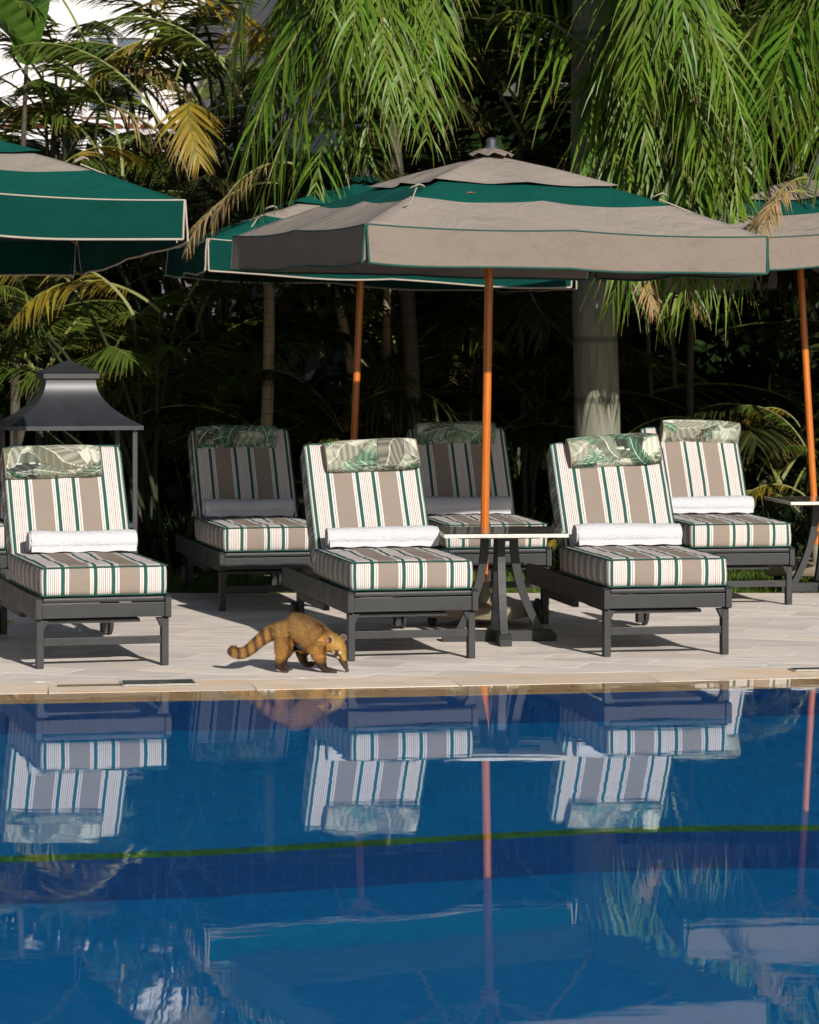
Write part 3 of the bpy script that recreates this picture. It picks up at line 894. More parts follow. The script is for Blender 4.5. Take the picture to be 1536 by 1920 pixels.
def make_umbrella(name, label, loc, rz, lean, cA, cB, mA, mB_, pipe, base=True, seed=0, finial=True):
    """cA outer band, valance and vent; cB middle band"""
    t = thing(name, label, 'umbrella', loc, 0, 'market umbrellas over the loungers')
    t.rotation_euler = Euler((lean[0], lean[1], 0)).to_matrix().to_4x4().to_euler()
    Q = Matrix.Rotation(rz, 4, 'Z')
    # pole
    m = MB(); m.tube([(0, 0, 0.05), (0, 0, 0.9), (0, 0, 1.8), (0, 0, 2.85)], 0.0265, 20); m.build('pole', M_wood, t)
    # canopy bands
    NU = 14
    def band(t0, t1, nt, dz=0.0, sagx=1.0):
        vs = []; nn = 8*NU
        for j in range(nt+1):
            tt = t0 + (t1-t0)*j/nt
            for i in range(nn):
                p = canopy_pt(i/NU, tt); p.z += dz
                p.z += 0.006*noise.noise(Vector((p.x*4+seed, p.y*4, seed)))
                vs.append(Q @ p)
        return vs, [(j*nn+i, j*nn+(i+1) % nn, (j+1)*nn+(i+1) % nn, (j+1)*nn+i) for j in range(nt) for i in range(nn)]
    m = MB()
    for (a, b, n, mi) in ((0.06, 0.66, 10, 1), (0.66, 1.0, 10, 0)):
        vs, fs = band(a, b, n); m.add(vs, fs, mi, True)
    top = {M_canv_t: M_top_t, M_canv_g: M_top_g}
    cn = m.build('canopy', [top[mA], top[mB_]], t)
    m = MB(); vs, fs = band(0.05, 0.995, 16, dz=-0.006); m.add(vs, fs, 0, True); m.build('underside_shade', M_undershade, t)  # dark sheet added under the canopy to deepen the underside's shade
    # raised vent with scalloped rim
    m = MB(); nn = 8*NU; vs = []; rim = []
    for j in range(9):
        for i in range(nn):
            u = i/NU; f = u-math.floor(u)
            tr = 0.475 - 0.035*4*f*(1-f)
            tt = 0.03 + (tr-0.03)*j/8
            p = canopy_pt(u, tt, sag=0.02); p.z += 0.024 + 0.004*(j/8) - 0.020*4*f*(1-f)*(j/8)**3
            p.z += 0.010*noise.noise(Vector((p.x*5+seed, p.y*5, 3.0)))*(j/8)
            q = Q @ p; vs.append(q)
            if j == 8: rim.append(q)
    m.add(vs, [(j*nn+i, j*nn+(i+1) % nn, (j+1)*nn+(i+1) % nn, (j+1)*nn+i) for j in range(8) for i in range(nn)], 0, True)
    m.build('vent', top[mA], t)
    # little cap and finial
    m = MB(); vs = []
    for j in range(4):
        for i in range(24):
            a = 2*PI*i/24; r_ = (0.02, 0.06, 0.10, 0.135)[j]*(1+0.08*math.cos(4*a))
            vs.append(Q @ Vector((math.cos(a)*r_, math.sin(a)*r_, 2.955 - 0.012*j - (0.014+0.012*math.sin(8*a) if j == 3 else 0))))
    m.add(vs, [(j*24+i, j*24+(i+1) % 24, (j+1)*24+(i+1) % 24, (j+1)*24+i) for j in range(3) for i in range(24)], 0, True)
    m.build('cap', mA, t)
    m = MB(); m.lathe([(0.0, 2.94), (0.042, 2.94), (0.042, 2.96), (0.03, 2.967), (0.036, 2.985), (0.03, 3.007), (0.012, 3.017), (0.0, 3.019)], 20)
    m.build('finial', M_steel, t)
    # valance: four panels, each hanging from the rim, split at the corners
    for sd in range(4):
        m = MB(); vs = []; n = 2*NU; nz = 5; g = random.Random(seed*7+sd)
        ph = g.uniform(0, 6)
        out = Vector(((0, -1), (1, 0), (0, 1), (-1, 0))[sd] + (0,))
        al = Vector(((1, 0), (0, 1), (-1, 0), (0, -1))[sd] + (0,))
        grid = []
        for j in range(nz+1):
            row = []
            for i in range(n+1):
                u = 2*sd + i/NU
                p = canopy_pt(u - (1e-6 if i == n else 0), 1.0)
                d = j/nz; e = abs(2*i/n-1)
                w = 0.010*math.sin(i*0.7+ph)*d + 0.012*noise.noise(Vector((i*0.35+seed, d*2, sd)))*d
                p = p + out*(0.006 + 0.018*d + w - 0.02*d*(1-e)) - Vector((0, 0, 0.213*d + 0.006*math.sin(i*.45+ph)*d))
                p -= al*(0.012*d*math.copysign(1, i-n/2) if i in (0, n) else 0)
                row.append(Q @ p)
            grid.append(row)
        for row in grid: vs += row
        m.add(vs, [(j*(n+1)+i, j*(n+1)+i+1, (j+1)*(n+1)+i+1, (j+1)*(n+1)+i) for j in range(nz) for i in range(n)], 0, True)
        vb = m.build('valance', mA, t)
        m = MB()
        m.tube(grid[-1], 0.0065, 6); m.tube([r[0] for r in grid], 0.0065, 6); m.tube([r[-1] for r in grid], 0.0065, 6)
        m.tube([p + Vector((0, 0, 0.004)) for p in grid[0]], 0.0045, 6)
        m.build('piping', pipe, vb)
        # corner gusset: a narrow folded flap
        a = grid[0][-1]; b = grid[-1][-1]; wv = (Q @ (out*0.0 + al*0.03)) ; inn = Q @ (out*-0.05)
        m = MB(); m.add([a, b, b + wv*0.4 + inn*0.9 + Vector((0, 0, 0.03)), a + wv*0.15 + inn*0.3], [(0, 1, 2, 3)])
        fl = m.build('corner_flap', mA, t)
        m = MB(); m.tube([b, b + wv*0.4 + inn*0.9 + Vector((0, 0, 0.03)), a + wv*0.15 + inn*0.3], 0.004, 5); m.build('piping', pipe, fl)
    # ribs and struts underneath
    hubz = 2.33
    for k in range(8):
        m = MB(); p1 = Q @ (canopy_pt(k, 0.985) + Vector((0, 0, -0.02))); p0 = Q @ Vector((0, 0, 2.82)); pm = Q @ (canopy_pt(k, 0.5) + Vector((0, 0, -0.028)))
        m.tube([p0 + (pm-p0)*0.06, pm, p1], 0.011, 6); rb = m.build('rib', M_wood, t)
        m = MB(); d = pm.copy(); d.z = hubz; h0 = Vector((d.x*0.07, d.y*0.07, hubz)); m.tube([h0, pm], 0.009, 6); m.build('strut', M_wood, rb)
    m = MB(); m.lathe([(0.027, hubz-0.05), (0.06, hubz-0.05), (0.06, hubz+0.03), (0.027, hubz+0.03)], 16); m.lathe([(0.0, 2.76), (0.055, 2.76), (0.055, 2.83), (0.0, 2.83)], 16)
    m.build('hub', M_wood, t)
    # tie cords on the ribs
    for k in ((0, 2, 3) if seed % 2 == 0 else (0, 1, 2)):
        p = Q @ (canopy_pt(k, 0.62) + Vector((0, 0, 0.014)))
        dn = (Q @ (canopy_pt(k + 0.12, 0.97) + Vector((0, 0, 0.012))))
        m = MB()
        pts = [p + (dn-p)*f + Vector((0, 0, 0.02*math.sin(f*9+seed))) for f in (0, .12, .25, .4, .55)]
        lp = [p + Vector((0.045*math.cos(a), 0.03*math.sin(a), 0.022+0.016*math.sin(a*1.5))) for a in (0, 1, 2, 3, 4, 5, 6)]
        m.tube(lp, 0.0042, 6)
        m.tube(pts if k != 2 else [p, p + (dn-p)*0.25, p + (dn-p)*0.6, dn, dn + Q @ Vector((0.035, -0.03, -0.10)), dn + Q @ Vector((0.05, -0.035, -0.235))], 0.0045, 6)
        m.build('tie_cord', M_pipe_t, t)
    if base:
        b = bpy.data.objects.new('base', None); link(b, t)
        b.rotation_euler = Euler((-lean[0], -lean[1], R(-24)))
        m = MB(); m.box((-0.32, -0.32, 0.055), (0.32, 0.32, 0.135), bev=0.028); m.lathe([(0.0, 0.26), (0.042, 0.26), (0.046, 0.135)], 18)
        m.build('base_plate', M_base, b)
        for sx in (-1, 1):
            for sy in (-1, 1):
                c = MB(); Mw = Matrix.Translation((sx*0.24, sy*0.24, 0.028)) @ Matrix.Rotation(PI/2, 4, 'Y')
                c.lathe([(0.0, -0.018), (0.024, -0.018), (0.028, -0.012), (0.028, 0.012), (0.024, 0.018), (0.0, 0.018)], 16, 0, Mw)
                c.box((sx*0.24-0.024, sy*0.24-0.014, 0.028), (sx*0.24+0.024, sy*0.24+0.02, 0.058))
                c.build('castor', M_rubber, b)
    return t

# lean: (about x, about y)
BIG = make_umbrella('market_umbrella', 'large taupe umbrella with one green band over the middle loungers', (0.455, 18.5, 0), R(20.5), (0.0, R(1.0)), 0, 0, M_canv_t, M_canv_g, M_pipe_g, seed=2)
make_umbrella('market_umbrella', 'green umbrella with a taupe band, mostly hidden behind the large taupe one', (-0.445, 21.57, 0), R(10.5), (0, R(2.4)), 0, 0, M_canv_g, M_canv_t, M_pipe_t, seed=5)
make_umbrella('market_umbrella', 'green umbrella with cream piping reaching in from the left edge', (-2.90, 17.36, 0.0), R(20.0), (R(-3.6), R(0.3)), 0, 0, M_canv_g, M_canv_t, M_pipe_t, seed=8).scale.z = 1.045
make_umbrella('market_umbrella', 'taupe umbrella at the right edge with dry leaf tips hanging over it', (3.0, 21.9, 0), R(12.0), (R(-2.6), R(-3.0)), 0, 0, M_canv_t, M_canv_g, M_pipe_g, seed=11).scale.z = 1.02

# ------------------------------------------------------------------ tables
def make_table():
    t = thing('side_table', '', 'table', group='dark tables with stone tops')
    m = MB(); m.box((-0.36, -0.36, 0.624), (0.36, 0.36, 0.646), bev=0.004); tp = m.build('tabletop', M_edge, t)
    m = MB(); m.add([(-0.352, -0.352, 0.6475), (0.352, -0.352, 0.6475), (0.352, 0.352, 0.6475), (-0.352, 0.352, 0.6475)], [(0, 1, 2, 3)]); m.build('polished_face', M_top, tp)
    for rz in (0, PI/2):
        M = Matrix.Rotation(rz, 4, 'Z')
        m = MB(); m.box((-0.235, -0.03, 0.598 - (0.001 if rz else 0)), (0.235, 0.03, 0.623 - (0.001 if rz else 0)), M=M); m.build('top_bearer', M_black, t)
        m = MB(); poly = [(-0.335, 0.0), (0.335, 0.0), (0.335, 0.035), (0.31, 0.062), (-0.31, 0.062), (-0.335, 0.035)]
        if rz: poly = [(x, z+0.0015) for x, z in poly]
        m.prism(poly[::-1], -0.035, 0.035, 0, M); m.build('base_beam', M_black, t)
    for k in range(4):
        M = Matrix.Rotation(k*PI/2, 4, 'Z')
        m = MB(); n = 12; vs = []
        for i in range(n+1):
            z = 0.060 + (0.600-0.060)*i/n; f = i/n
            r0 = 0.085 + 0.155*(1-f)**2.0; th = 0.048
            vs += [(r0-th/2, -0.022, z), (r0+th/2, -0.022, z), (r0+th/2, 0.022, z), (r0-th/2, 0.022, z)]
        fs = [(i*4+a, i*4+(a+1) % 4, i*4+4+(a+1) % 4, i*4+4+a) for i in range(n) for a in range(4)] + [(3, 2, 1, 0), (4*n, 4*n+1, 4*n+2, 4*n+3)]
        m.add(vs, fs, 0, False, None, M); m.build('leg', M_black, t)
    return t
tb = make_table(); tb.location = (0.525, 17.47, 0.002); tb.rotation_euler[2] = R(5)
tb['label'] = 'dark table with polished stone top between the middle and right front loungers'
tb2 = copy_tree(tb); tb2.location = (2.93, 20.95, 0.002); tb2.rotation_euler[2] = R(8)
tb2['label'] = 'dark stone topped table under the right hand umbrella pole'

# ------------------------------------------------------------------ pagoda lantern
def make_lantern():
    t = thing('pagoda_lantern', 'tall dark iron pagoda lantern with flared roof behind the left lounger', 'lantern', (-2.335, 20.4, 0), R(14))
    def sq(r): return [(-r, -r), (r, -r), (r, r), (-r, r)]
    m = MB(); prof = []
    for i in range(15):
        f = i/14; prof.append((0.168 + 0.282*(1-f)**2.2, 1.185 + 0.315*f))
    for a in range(4):
        M = Matrix.Rotation(a*PI/2, 4, 'Z'); vs = []
        for (r, z) in prof: vs += [(-r, -r, z), (r, -r, z)]
        m.add(vs, [(2*i, 2*i+1, 2*i+3, 2*i+2) for i in range(14)], 0, True, None, M)
    m.build('flared_roof', M_iron, t)
    m = MB(); 
    for a in range(4): m.box((-0.452, -0.452, 1.158), (0.435, -0.437, 1.186), M=Matrix.Rotation(a*PI/2, 4, 'Z'))
    m.build('eave_band', M_iron, t)
    m = MB(); m.box((-0.190, -0.190, 1.500), (0.190, 0.190, 1.540), bev=0.003)
    m.add([(-0.202, -0.202, 1.5405), (0.202, -0.202, 1.5405), (0.202, 0.202, 1.5405), (-0.202, 0.202, 1.5405), (0, 0, 1.625)], [(0, 1, 4), (1, 2, 4), (2, 3, 4), (3, 0, 4), (3, 2, 1, 0)])
    m.build('roof_cap', M_iron, t)
    for sx in (-1, 1):
        for sy in (-1, 1):
            m = MB(); m.box((sx*0.40-0.015, sy*0.40-0.015, 0.0), (sx*0.40+0.015, sy*0.40+0.015, 1.170)); m.build('post', M_iron, t)
    for z, n in ((0.06, 'base_frame'), (0.5, 'middle_frame')):
        m = MB()
        for a in range(4): m.box((-0.384, -0.412, z), (0.384, -0.388, z+0.03), M=Matrix.Rotation(a*PI/2, 4, 'Z'))
        m.build(n, M_iron, t)
    m = MB(); m.box((-0.38, -0.38, 0.07), (0.38, 0.38, 0.085)); m.build('floor_plate', M_iron, t)
    m = MB(); m.lathe([(0, 0.085), (0.055, 0.085), (0.055, 0.30), (0.0, 0.305)], 18); m.build('candle', simple('candle_wax', (0.7, 0.66, 0.56), 0.5), t)
make_lantern()

# ------------------------------------------------------------------ palms
FR_END = {}
def frond_mesh(name, L, nl, ll, wd, a0, a1, p, droop, alpha=52, vee=18, seed=0, start=0.16, mat=None, dry=0.0, segs=4, sway=0.0, clump=0.0):
    g = random.Random(seed)
    V = []; F = []; T = []; MI = []
    NS = 26
    pts = []; pos = Vector((0, 0, 0)); sw = 0.0
    for i in range(NS+1):
        s = i/NS; a = R(a0 + (a1-a0)*s**p); sw = sway*s*s
        d = Vector((math.cos(a)*math.cos(sw), math.cos(a)*math.sin(sw), math.sin(a)))
        pts.append((pos.copy(), d.copy())); pos = pos + d*(L/NS)
    # stalk
    prev = None
    for i in range(NS+1):
        q, d = pts[i]; r = 0.014*(1-i/NS)**0.7 + 0.002
        side = d.cross(Vector((0, 0, 1)));
        if side.length < 1e-3: side = Vector((0, 1, 0))
        side.normalize(); nn = side.cross(d)
        b = len(V)
        for k in range(3):
            a = 2*PI*k/3; V.append(q + side*math.cos(a)*r + nn*math.sin(a)*r); T.append((.5, 0, 0))
        if i: 
            for k in range(3): F.append((b-3+k, b-3+(k+1) % 3, b+(k+1) % 3, b+k)); MI.append(1)
    lastside = Vector((0, 1, 0))
    for k in range(nl):
        f = k/(nl-1); s = start + (1-start)*f
        x = s*NS; i = min(int(x), NS-1); fr = x-i
        q = pts[i][0].lerp(pts[i+1][0], fr); d = pts[i][1].lerp(pts[i+1][1], fr).normalized()
        side = d.cross(Vector((0, 0, 1)))
        if side.length < 0.15: side = lastside.copy()
        side.normalize()
        if side.dot(lastside) < 0: side = -side
        lastside = side; nn = side.cross(d).normalized()
        prof = math.sin(PI*(0.14+0.80*f))**0.7
        for sg in (-1, 1):
            if g.random() < 0.05: continue
            ln = ll*prof*g.uniform(.82, 1.12); al = R(alpha*(1.12-0.55*f) + g.uniform(-8, 8)*(1+clump)); ve = R(vee + g.uniform(-12, 12)*(1+clump))
            dd = (d*math.cos(al) + (side*sg*math.cos(ve) + nn*math.sin(ve))*math.sin(al)).normalized()
            wv = dd.cross(nn)
            if wv.length < 0.1: wv = dd.cross(side)
            wv.normalize()
            wv = (wv*math.cos(R(g.uniform(-25, 25))) + nn*math.sin(R(g.uniform(-35, 35)))).normalized()
            c = q.copy(); r_ = g.random(); dr = 1.0 if g.random() < dry else g.random()*0.12
            b = len(V)
            dp = droop*g.uniform(.7, 1.35)
            for j in range(segs+1):
                u = j/segs; w = wd*ln/ll*(0.35+0.65*math.sin(PI*min(u*1.15+0.12, 1))**0.6)*(1-u**3)*0.5 + 0.0008
                wj = (wv - dd*wv.dot(dd)).normalized()
                V.append(c - wj*w); V.append(c + wj*w); T.append((r_, u, dr)); T.append((r_, u, dr))
                if j: F.append((b+2*j-2, b+2*j-1, b+2*j+1, b+2*j)); MI.append(0)
                dd = (dd + Vector((g.uniform(-.05, .05), g.uniform(-.05, .05), -dp/segs*(0.5+u)))).normalized()
                c = c + dd*(ln/segs)
    me = bpy.data.meshes.new(name); me.from_pydata([tuple(v) for v in V], [], F)
    me.materials.append(mat); me.materials.append(M_rachis)
    me.polygons.foreach_set('material_index', MI)
    ca = me.color_attributes.new('tint', 'FLOAT_COLOR', 'POINT')
    arr = np.ones((len(V), 4), dtype=np.float32); arr[:, :3] = np.array(T); ca.data.foreach_set('color', arr.ravel())
    me.update(); FR_END[me.name] = tuple(pts[-1][0]); return me

def variants(mat, tag_, n, **kw):
    out = []
    for k in range(n):
        k2 = dict(kw)
        g = random.Random(k*31+5)
        a0 = k2.pop('a0'); a1 = k2.pop('a1')
        out.append(frond_mesh('frond', a0=a0+g.uniform(-10, 10), a1=a1+g.uniform(-14, 14), seed=k*17+3, mat=mat, sway=g.uniform(-.5, .5), **k2))
    return out
V_hang = variants(M_leaf_q, 'h', 8, L=3.3, nl=50, ll=0.86, wd=0.034, a0=26, a1=-84, p=0.50, droop=1.3, alpha=48, vee=0, start=0.10, segs=6, clump=0.8)
V_areca = variants(M_leaf_a, 'a', 5, L=1.75, nl=52, ll=0.50, wd=0.034, a0=66, a1=-28, p=1.2, droop=0.55, alpha=50, vee=22, start=0.26)
V_yel = variants(M_leaf_y, 'y', 3, L=1.6, nl=42, ll=0.48, wd=0.033, a0=55, a1=-55, p=1.0, droop=0.5, alpha=50, vee=20, start=0.22, dry=0.04)
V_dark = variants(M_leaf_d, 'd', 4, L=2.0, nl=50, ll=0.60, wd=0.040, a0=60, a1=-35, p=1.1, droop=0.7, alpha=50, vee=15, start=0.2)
V_dry = variants(M_leaf_dry, 'r', 2, L=1.5, nl=34, ll=0.42, wd=0.022, a0=10, a1=-80, p=0.7, droop=1.4, alpha=45, vee=0, start=0.2, dry=0.5, clump=1.0)

def palm(x, y, label, stems, crown_sets, group='palms behind the terrace', name='palm', trunk_m=None, r=0.05):
    """stems: list of (dx, dy, height, lean_x, lean_y, radius); crown_sets: per stem list of (variants, count, scale, tilt, azimuth or None)"""
    t = thing(name, label, 'palm', (x, y, -0.14), 0, group)
    for st, crown in zip(stems, crown_sets):
        dx, dy, h, lx, ly, rr = st
        pts = []; rad = []
        for i in range(13):
            f = i/12; pts.append((dx + lx*f*f + 0.03*math.sin(f*5+x), dy + ly*f*f, h*f)); rad.append(rr*(1.12-0.32*f))
        m = MB(); m.tube(pts, rad, 12 if rr < 0.1 else 32); m.build('trunk', trunk_m or M_trunk_thin, t)
        top = Vector(pts[-1])
        for (vars_, cnt, sc, tilt, az) in crown:
            for k in range(cnt):
                me = vars_[rnd.randrange(len(vars_))]
                o = bpy.data.objects.new('frond', me); link(o, t)
                a = (2*PI*k/cnt + rnd.uniform(-.35, .35)) if az is None else R(rnd.uniform(*az))
                o.location = top + Vector((0, 0, rnd.uniform(-.25, .1)))
                o.rotation_euler = Euler((rnd.uniform(-.15, .15), R(-tilt + rnd.uniform(-14, 14)), a))
                o.scale = (sc*rnd.uniform(.85, 1.12),)*3
    return t

# the grey royal palm with its hanging crown at the right
def frond_at(t, vars_, k, world, az, tilt=0.0, sc=1.0, roll=0.0):
    o = bpy.data.objects.new('frond', vars_[k % len(vars_)]); link(o, t)
    o.location = Vector(world) - t.location
    o.rotation_euler = Euler((roll, -tilt, R(az))); o.scale = (sc,)*3
    # the stalk that carries the leaf: from the crown for hanging leaves, out of the clump for the others
    p1 = Vector(o.location); m = MB()
    if vars_ is V_hang or p1.z > 4.4 or t.name.startswith(('royal', 'queen')):
        tops = [c for c in t.children if c.name.startswith('trunk')]
        p0 = Vector(tops[0].data.vertices[-1].co); mid = (p0+p1)/2 + Vector((0, 0, 0.25))
        pts = [p0*(1-f)**2 + mid*2*f*(1-f) + p1*f*f for f in (0, .25, .5, .75, 1)]
        m.tube(pts, [0.024, 0.022, 0.019, 0.017, 0.014*sc], 6)
    else:
        p0 = Vector((rnd.uniform(-.2, .2), rnd.uniform(-.1, .2), 0.0)); mid = Vector((p0.x*0.6+p1.x*0.4, p0.y*0.6+p1.y*0.4, p1.z*0.75))
        pts = [p0*(1-f)**2 + mid*2*f*(1-f) + p1*f*f for f in (0, .2, .4, .6, .8, 1)]
        m.tube(pts, [0.022, 0.02, 0.018, 0.016, 0.014, 0.012*sc], 6)
    m.build('stalk', M_stalk, t)
    return o
def px(x, y, d): return ((x-768)/5600*d, d, EYE - (y-640)/5600*d)
rp = palm(1.385, 22.3, 'thick grey palm trunk right of centre with long leaves hanging from above',
     [(0, 0, 5.6, 0.0, 0.0, 0.165)], [[(V_hang, 5, 1.0, 10, (20, 160))]], name='royal_palm', trunk_m=M_trunk_royal)
qp = palm(3.7, 21.6, 'palm beyond the right edge whose leaves hang over the right hand umbrella',
     [(0, 0, 5.0, 0.0, 0.0, 0.10)], [[(V_hang, 6, 0.95, 0, (-60, 60))]], name='queen_palm')
lp_ = palm(0.02, 23.3, 'slim palm whose bright hanging leaves drape over the green umbrella',
     [(0, 0, 5.1, -0.3, -0.9, 0.06)], [[(V_hang, 4, 0.9, 8, (40, 140))]], name='queen_palm')
# hanging leaves by where the stalk's tip hangs: picture x, y at a distance, owner, azimuth, scale, mesh
for (hx, hy, d, own, az, sc, k) in [
    (1170, 420, 21.4, rp, -120, .95, 1), (1215, 300, 20.8, rp, -100, .9, 2), (1270, 470, 21.5, rp, -75, 1.05, 3),
    (1325, 330, 20.6, rp, -60, .9, 4), (1385, 430, 20.9, rp, -45, 1.0, 5), (1280, 140, 20.4, rp, -90, .8, 7),
    (1215, 510, 21.1, rp, -95, 1.1, 0), (1395, 520, 21.0, rp, -70, 1.1, 6), 
    (1420, 330, 20.4, qp, 215, .95, 2), (1470, 200, 20.6, qp, 230, .8, 1), (1520, 260, 20.9, qp, 245, .8, 3), (1560, 120, 20.6, qp, 250, .8, 5), (1410, 120, 21.3, qp, 205, .95, 4),
    (455, 330, 20.6, lp_, 205, .95, 0), (500, 200, 20.9, lp_, 215, .85, 1), (610, 180, 20.5, lp_, 240, .8, 3), 
    (700, 160, 20.7, lp_, 260, .8, 4), (770, 230, 20.9, lp_, 275, .8, 6), (815, 120, 21.0, lp_, 290, .75, 7), (520, 60, 21.3, lp_, 215, .8, 4), (690, 300, 21.5, lp_, 250, .95, 6), (730, 200, 20.4, lp_, 262, .8, 2), (430, 180, 21.4, lp_, 200, .9, 5), (590, 370, 21.0, lp_, 230, .95, 1),
    (490, 380, 20.5, lp_, 210, 1.0, 3), (660, 120, 20.3, lp_, 245, .8, 0), (800, 260, 21.6, lp_, 280, .85, 3),
    (1185, 545, 20.9, rp, -110, 1.15, 2), (1290, 560, 20.8, rp, -85, 1.15, 5), (1360, 560, 20.9, rp, -60, 1.15, 1), (1150, 560, 21.0, rp, -130, 1.1, 4), (1240, 580, 21.0, qp, 205, 1.15, 7),
    (1200, 200, 20.5, rp, -105, .8, 5), (1350, 180, 20.5, rp, -60, .8, 2), (1400, 260, 20.3, rp, -45, .85, 3), 
    (1490, 330, 21.0, qp, 230, .9, 7), (1545, 330, 21.2, qp, 240, .95, 0), (1230, 90, 20.6, rp, -100, .75, 3),  (620, 20, 20.4, lp_, 240, .7, 6)]:
    me = V_hang[k]; e = Matrix.Rotation(R(az), 3, 'Z') @ Vector(FR_END[me.name]) * sc
    frond_at(own, V_hang, k, Vector(px(hx, hy, d)) - e, az, 0.0, sc)

for (hx, hy, d, own, az, sc, k) in [(400, 425, 20.5, lp_, 205, .55, 0), (350, 470, 20.7, lp_, 200, .6, 1), (1435, 440, 20.1, qp, 225, .5, 1), (1395, 480, 20.2, qp, 215, .55, 0), (1230, 590, 20.8, rp, -90, .6, 1), (1310, 585, 20.9, rp, -80, .55, 0)]:
    me = V_dry[k]; e = Matrix.Rotation(R(az), 3, 'Z') @ Vector(FR_END[me.name]) * sc
    frond_at(own, V_dry, k, Vector(px(hx, hy, d)) - e, az, 0.0, sc)

# areca clumps behind
def areca(x, y, label, ns, h, cnt, vs, sc=1.0, seed=0, tilt=0, extra=None):
    g = random.Random(seed); stems = []; crowns = []
    for k in range(ns):
        a = 2*PI*k/ns + g.uniform(-.5, .5); rr = g.uniform(.05, .3)
        hh = h*(g.uniform(.55, 1.0) if vs is not V_dark else (0.30, 0.62, 0.85, 1.0)[k % 4]*g.uniform(.9, 1.05))
        stems.append((math.cos(a)*rr, math.sin(a)*rr, hh, math.cos(a)*g.uniform(.1, .5), math.sin(a)*g.uniform(.1, .4), g.uniform(.020, .032)))
        cr = [(vs, cnt, sc, tilt, None)]
        if extra: cr.append(extra)
        crowns.append(cr)
    return palm(x, y, label, stems, crowns, name='areca_palm')
ar1 = areca(-3.3, 22.9, 'areca palm at the far left behind the lantern, lower leaves green', 3, 1.9, 5, V_areca, 0.9, seed=1)
ar2 = areca(-2.0, 23.3, 'areca palm with yellowing leaves arching above the pagoda lantern', 3, 1.7, 4, V_areca, 0.9, seed=2)
for (x_, y_, d, vs_, k, az, tilt, sc) in [(250, 590, 22.0, V_yel, 0, 190, 5, .80), (300, 585, 22.4, V_yel, 1, 205, -10, .85), (150, 560, 22.3, V_yel, 2, 200, 15, .7), (60, 600, 22.0, V_areca, 0, 160, 10, .7),
                                       (330, 600, 22.8, V_areca, 2, 320, 0, .9), (20, 560, 22.2, V_yel, 1, -20, 20, .6), (110, 800, 21.6, V_areca, 3, 20, 15, .45), (90, 810, 21.7, V_areca, 1, -10, 30, .4)]:
    frond_at(ar2, vs_, k, px(x_, y_, d), az, R(tilt), sc)
ar3 = areca(-2.75, 24.8, 'tall areca palm in front of the white house at upper left', 3, 4.0, 4, V_areca, 1.0, seed=3)
ar4 = areca(-1.55, 24.6, 'tall areca palm with gold tipped leaf between house and hanging fronds', 3, 4.0, 5, V_areca, 1.0, seed=4)
for (x_, y_, d, vs_, k, az, tilt, sc) in [(440, 130, 23.4, V_yel, 0, 200, -15, .9), (200, 60, 23.4, V_yel, 1, -20, -10, .95), (60, 190, 23.2, V_yel, 2, 190, 0, .7), (190, 300, 23.0, V_yel, 0, 170, 10, .75),
                                       (330, 60, 24.0, V_areca, 1, 190, 0, 1.0), (330, 150, 23.2, V_areca, 0, 340, 5, .9), (300, 230, 22.6, V_areca, 2, 200, 0, .8), (250, 120, 22.8, V_areca, 1, 320, 0, .8), (460, 200, 22.6, V_areca, 4, 195, 0, .8), (150, 60, 23.0, V_areca, 3, 210, 0, .8), (100, 330, 22.6, V_yel, 1, 30, 0, .6), (375, 225, 22.5, V_yel, 2, 265, -20, .85), (280, 20, 23.6, V_areca, 3, 20, 10, 1.0), (380, 30, 23.5, V_areca, 4, 250, -10, .95), (120, 260, 23.2, V_areca, 2, 20, 15, .8), (20, 100, 23.6, V_areca, 0, 0, 5, .9), (410, 200, 23.2, V_areca, 1, 160, 10, .9), (230, 330, 22.9, V_areca, 4, 190, 20, .8), (350, 330, 22.9, V_areca, 3, 10, 10, .8), (430, 330, 23.3, V_areca, 0, 170, 10, .85), (390, 120, 23.1, V_yel, 1, 300, -10, .8), (400, 240, 23.6, V_areca, 2, 200, 0, .9), (240, 250, 23.6, V_areca, 4, -30, 20, .8), (450, 40, 24.0, V_areca, 3, 215, 10, 1.0)]:
    frond_at(ar4, vs_, k, px(x_, y_, d), az, R(tilt), sc)
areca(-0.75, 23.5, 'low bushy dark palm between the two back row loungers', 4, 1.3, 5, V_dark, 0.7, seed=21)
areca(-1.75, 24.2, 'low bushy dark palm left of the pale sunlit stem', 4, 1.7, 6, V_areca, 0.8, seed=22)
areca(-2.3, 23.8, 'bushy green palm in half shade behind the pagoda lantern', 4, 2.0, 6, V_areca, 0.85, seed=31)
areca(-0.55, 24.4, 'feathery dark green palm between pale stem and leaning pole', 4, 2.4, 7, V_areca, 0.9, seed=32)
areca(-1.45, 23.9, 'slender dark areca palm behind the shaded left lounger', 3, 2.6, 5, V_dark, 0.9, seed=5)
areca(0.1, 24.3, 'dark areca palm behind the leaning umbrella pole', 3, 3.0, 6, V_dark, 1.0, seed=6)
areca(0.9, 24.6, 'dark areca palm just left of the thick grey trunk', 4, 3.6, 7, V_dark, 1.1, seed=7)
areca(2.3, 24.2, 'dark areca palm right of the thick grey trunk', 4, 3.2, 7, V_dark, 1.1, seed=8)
ar9 = areca(3.35, 23.9, 'areca palm with small yellow leaves low behind the right hand table', 3, 1.0, 5, V_dark, 0.8, seed=9)
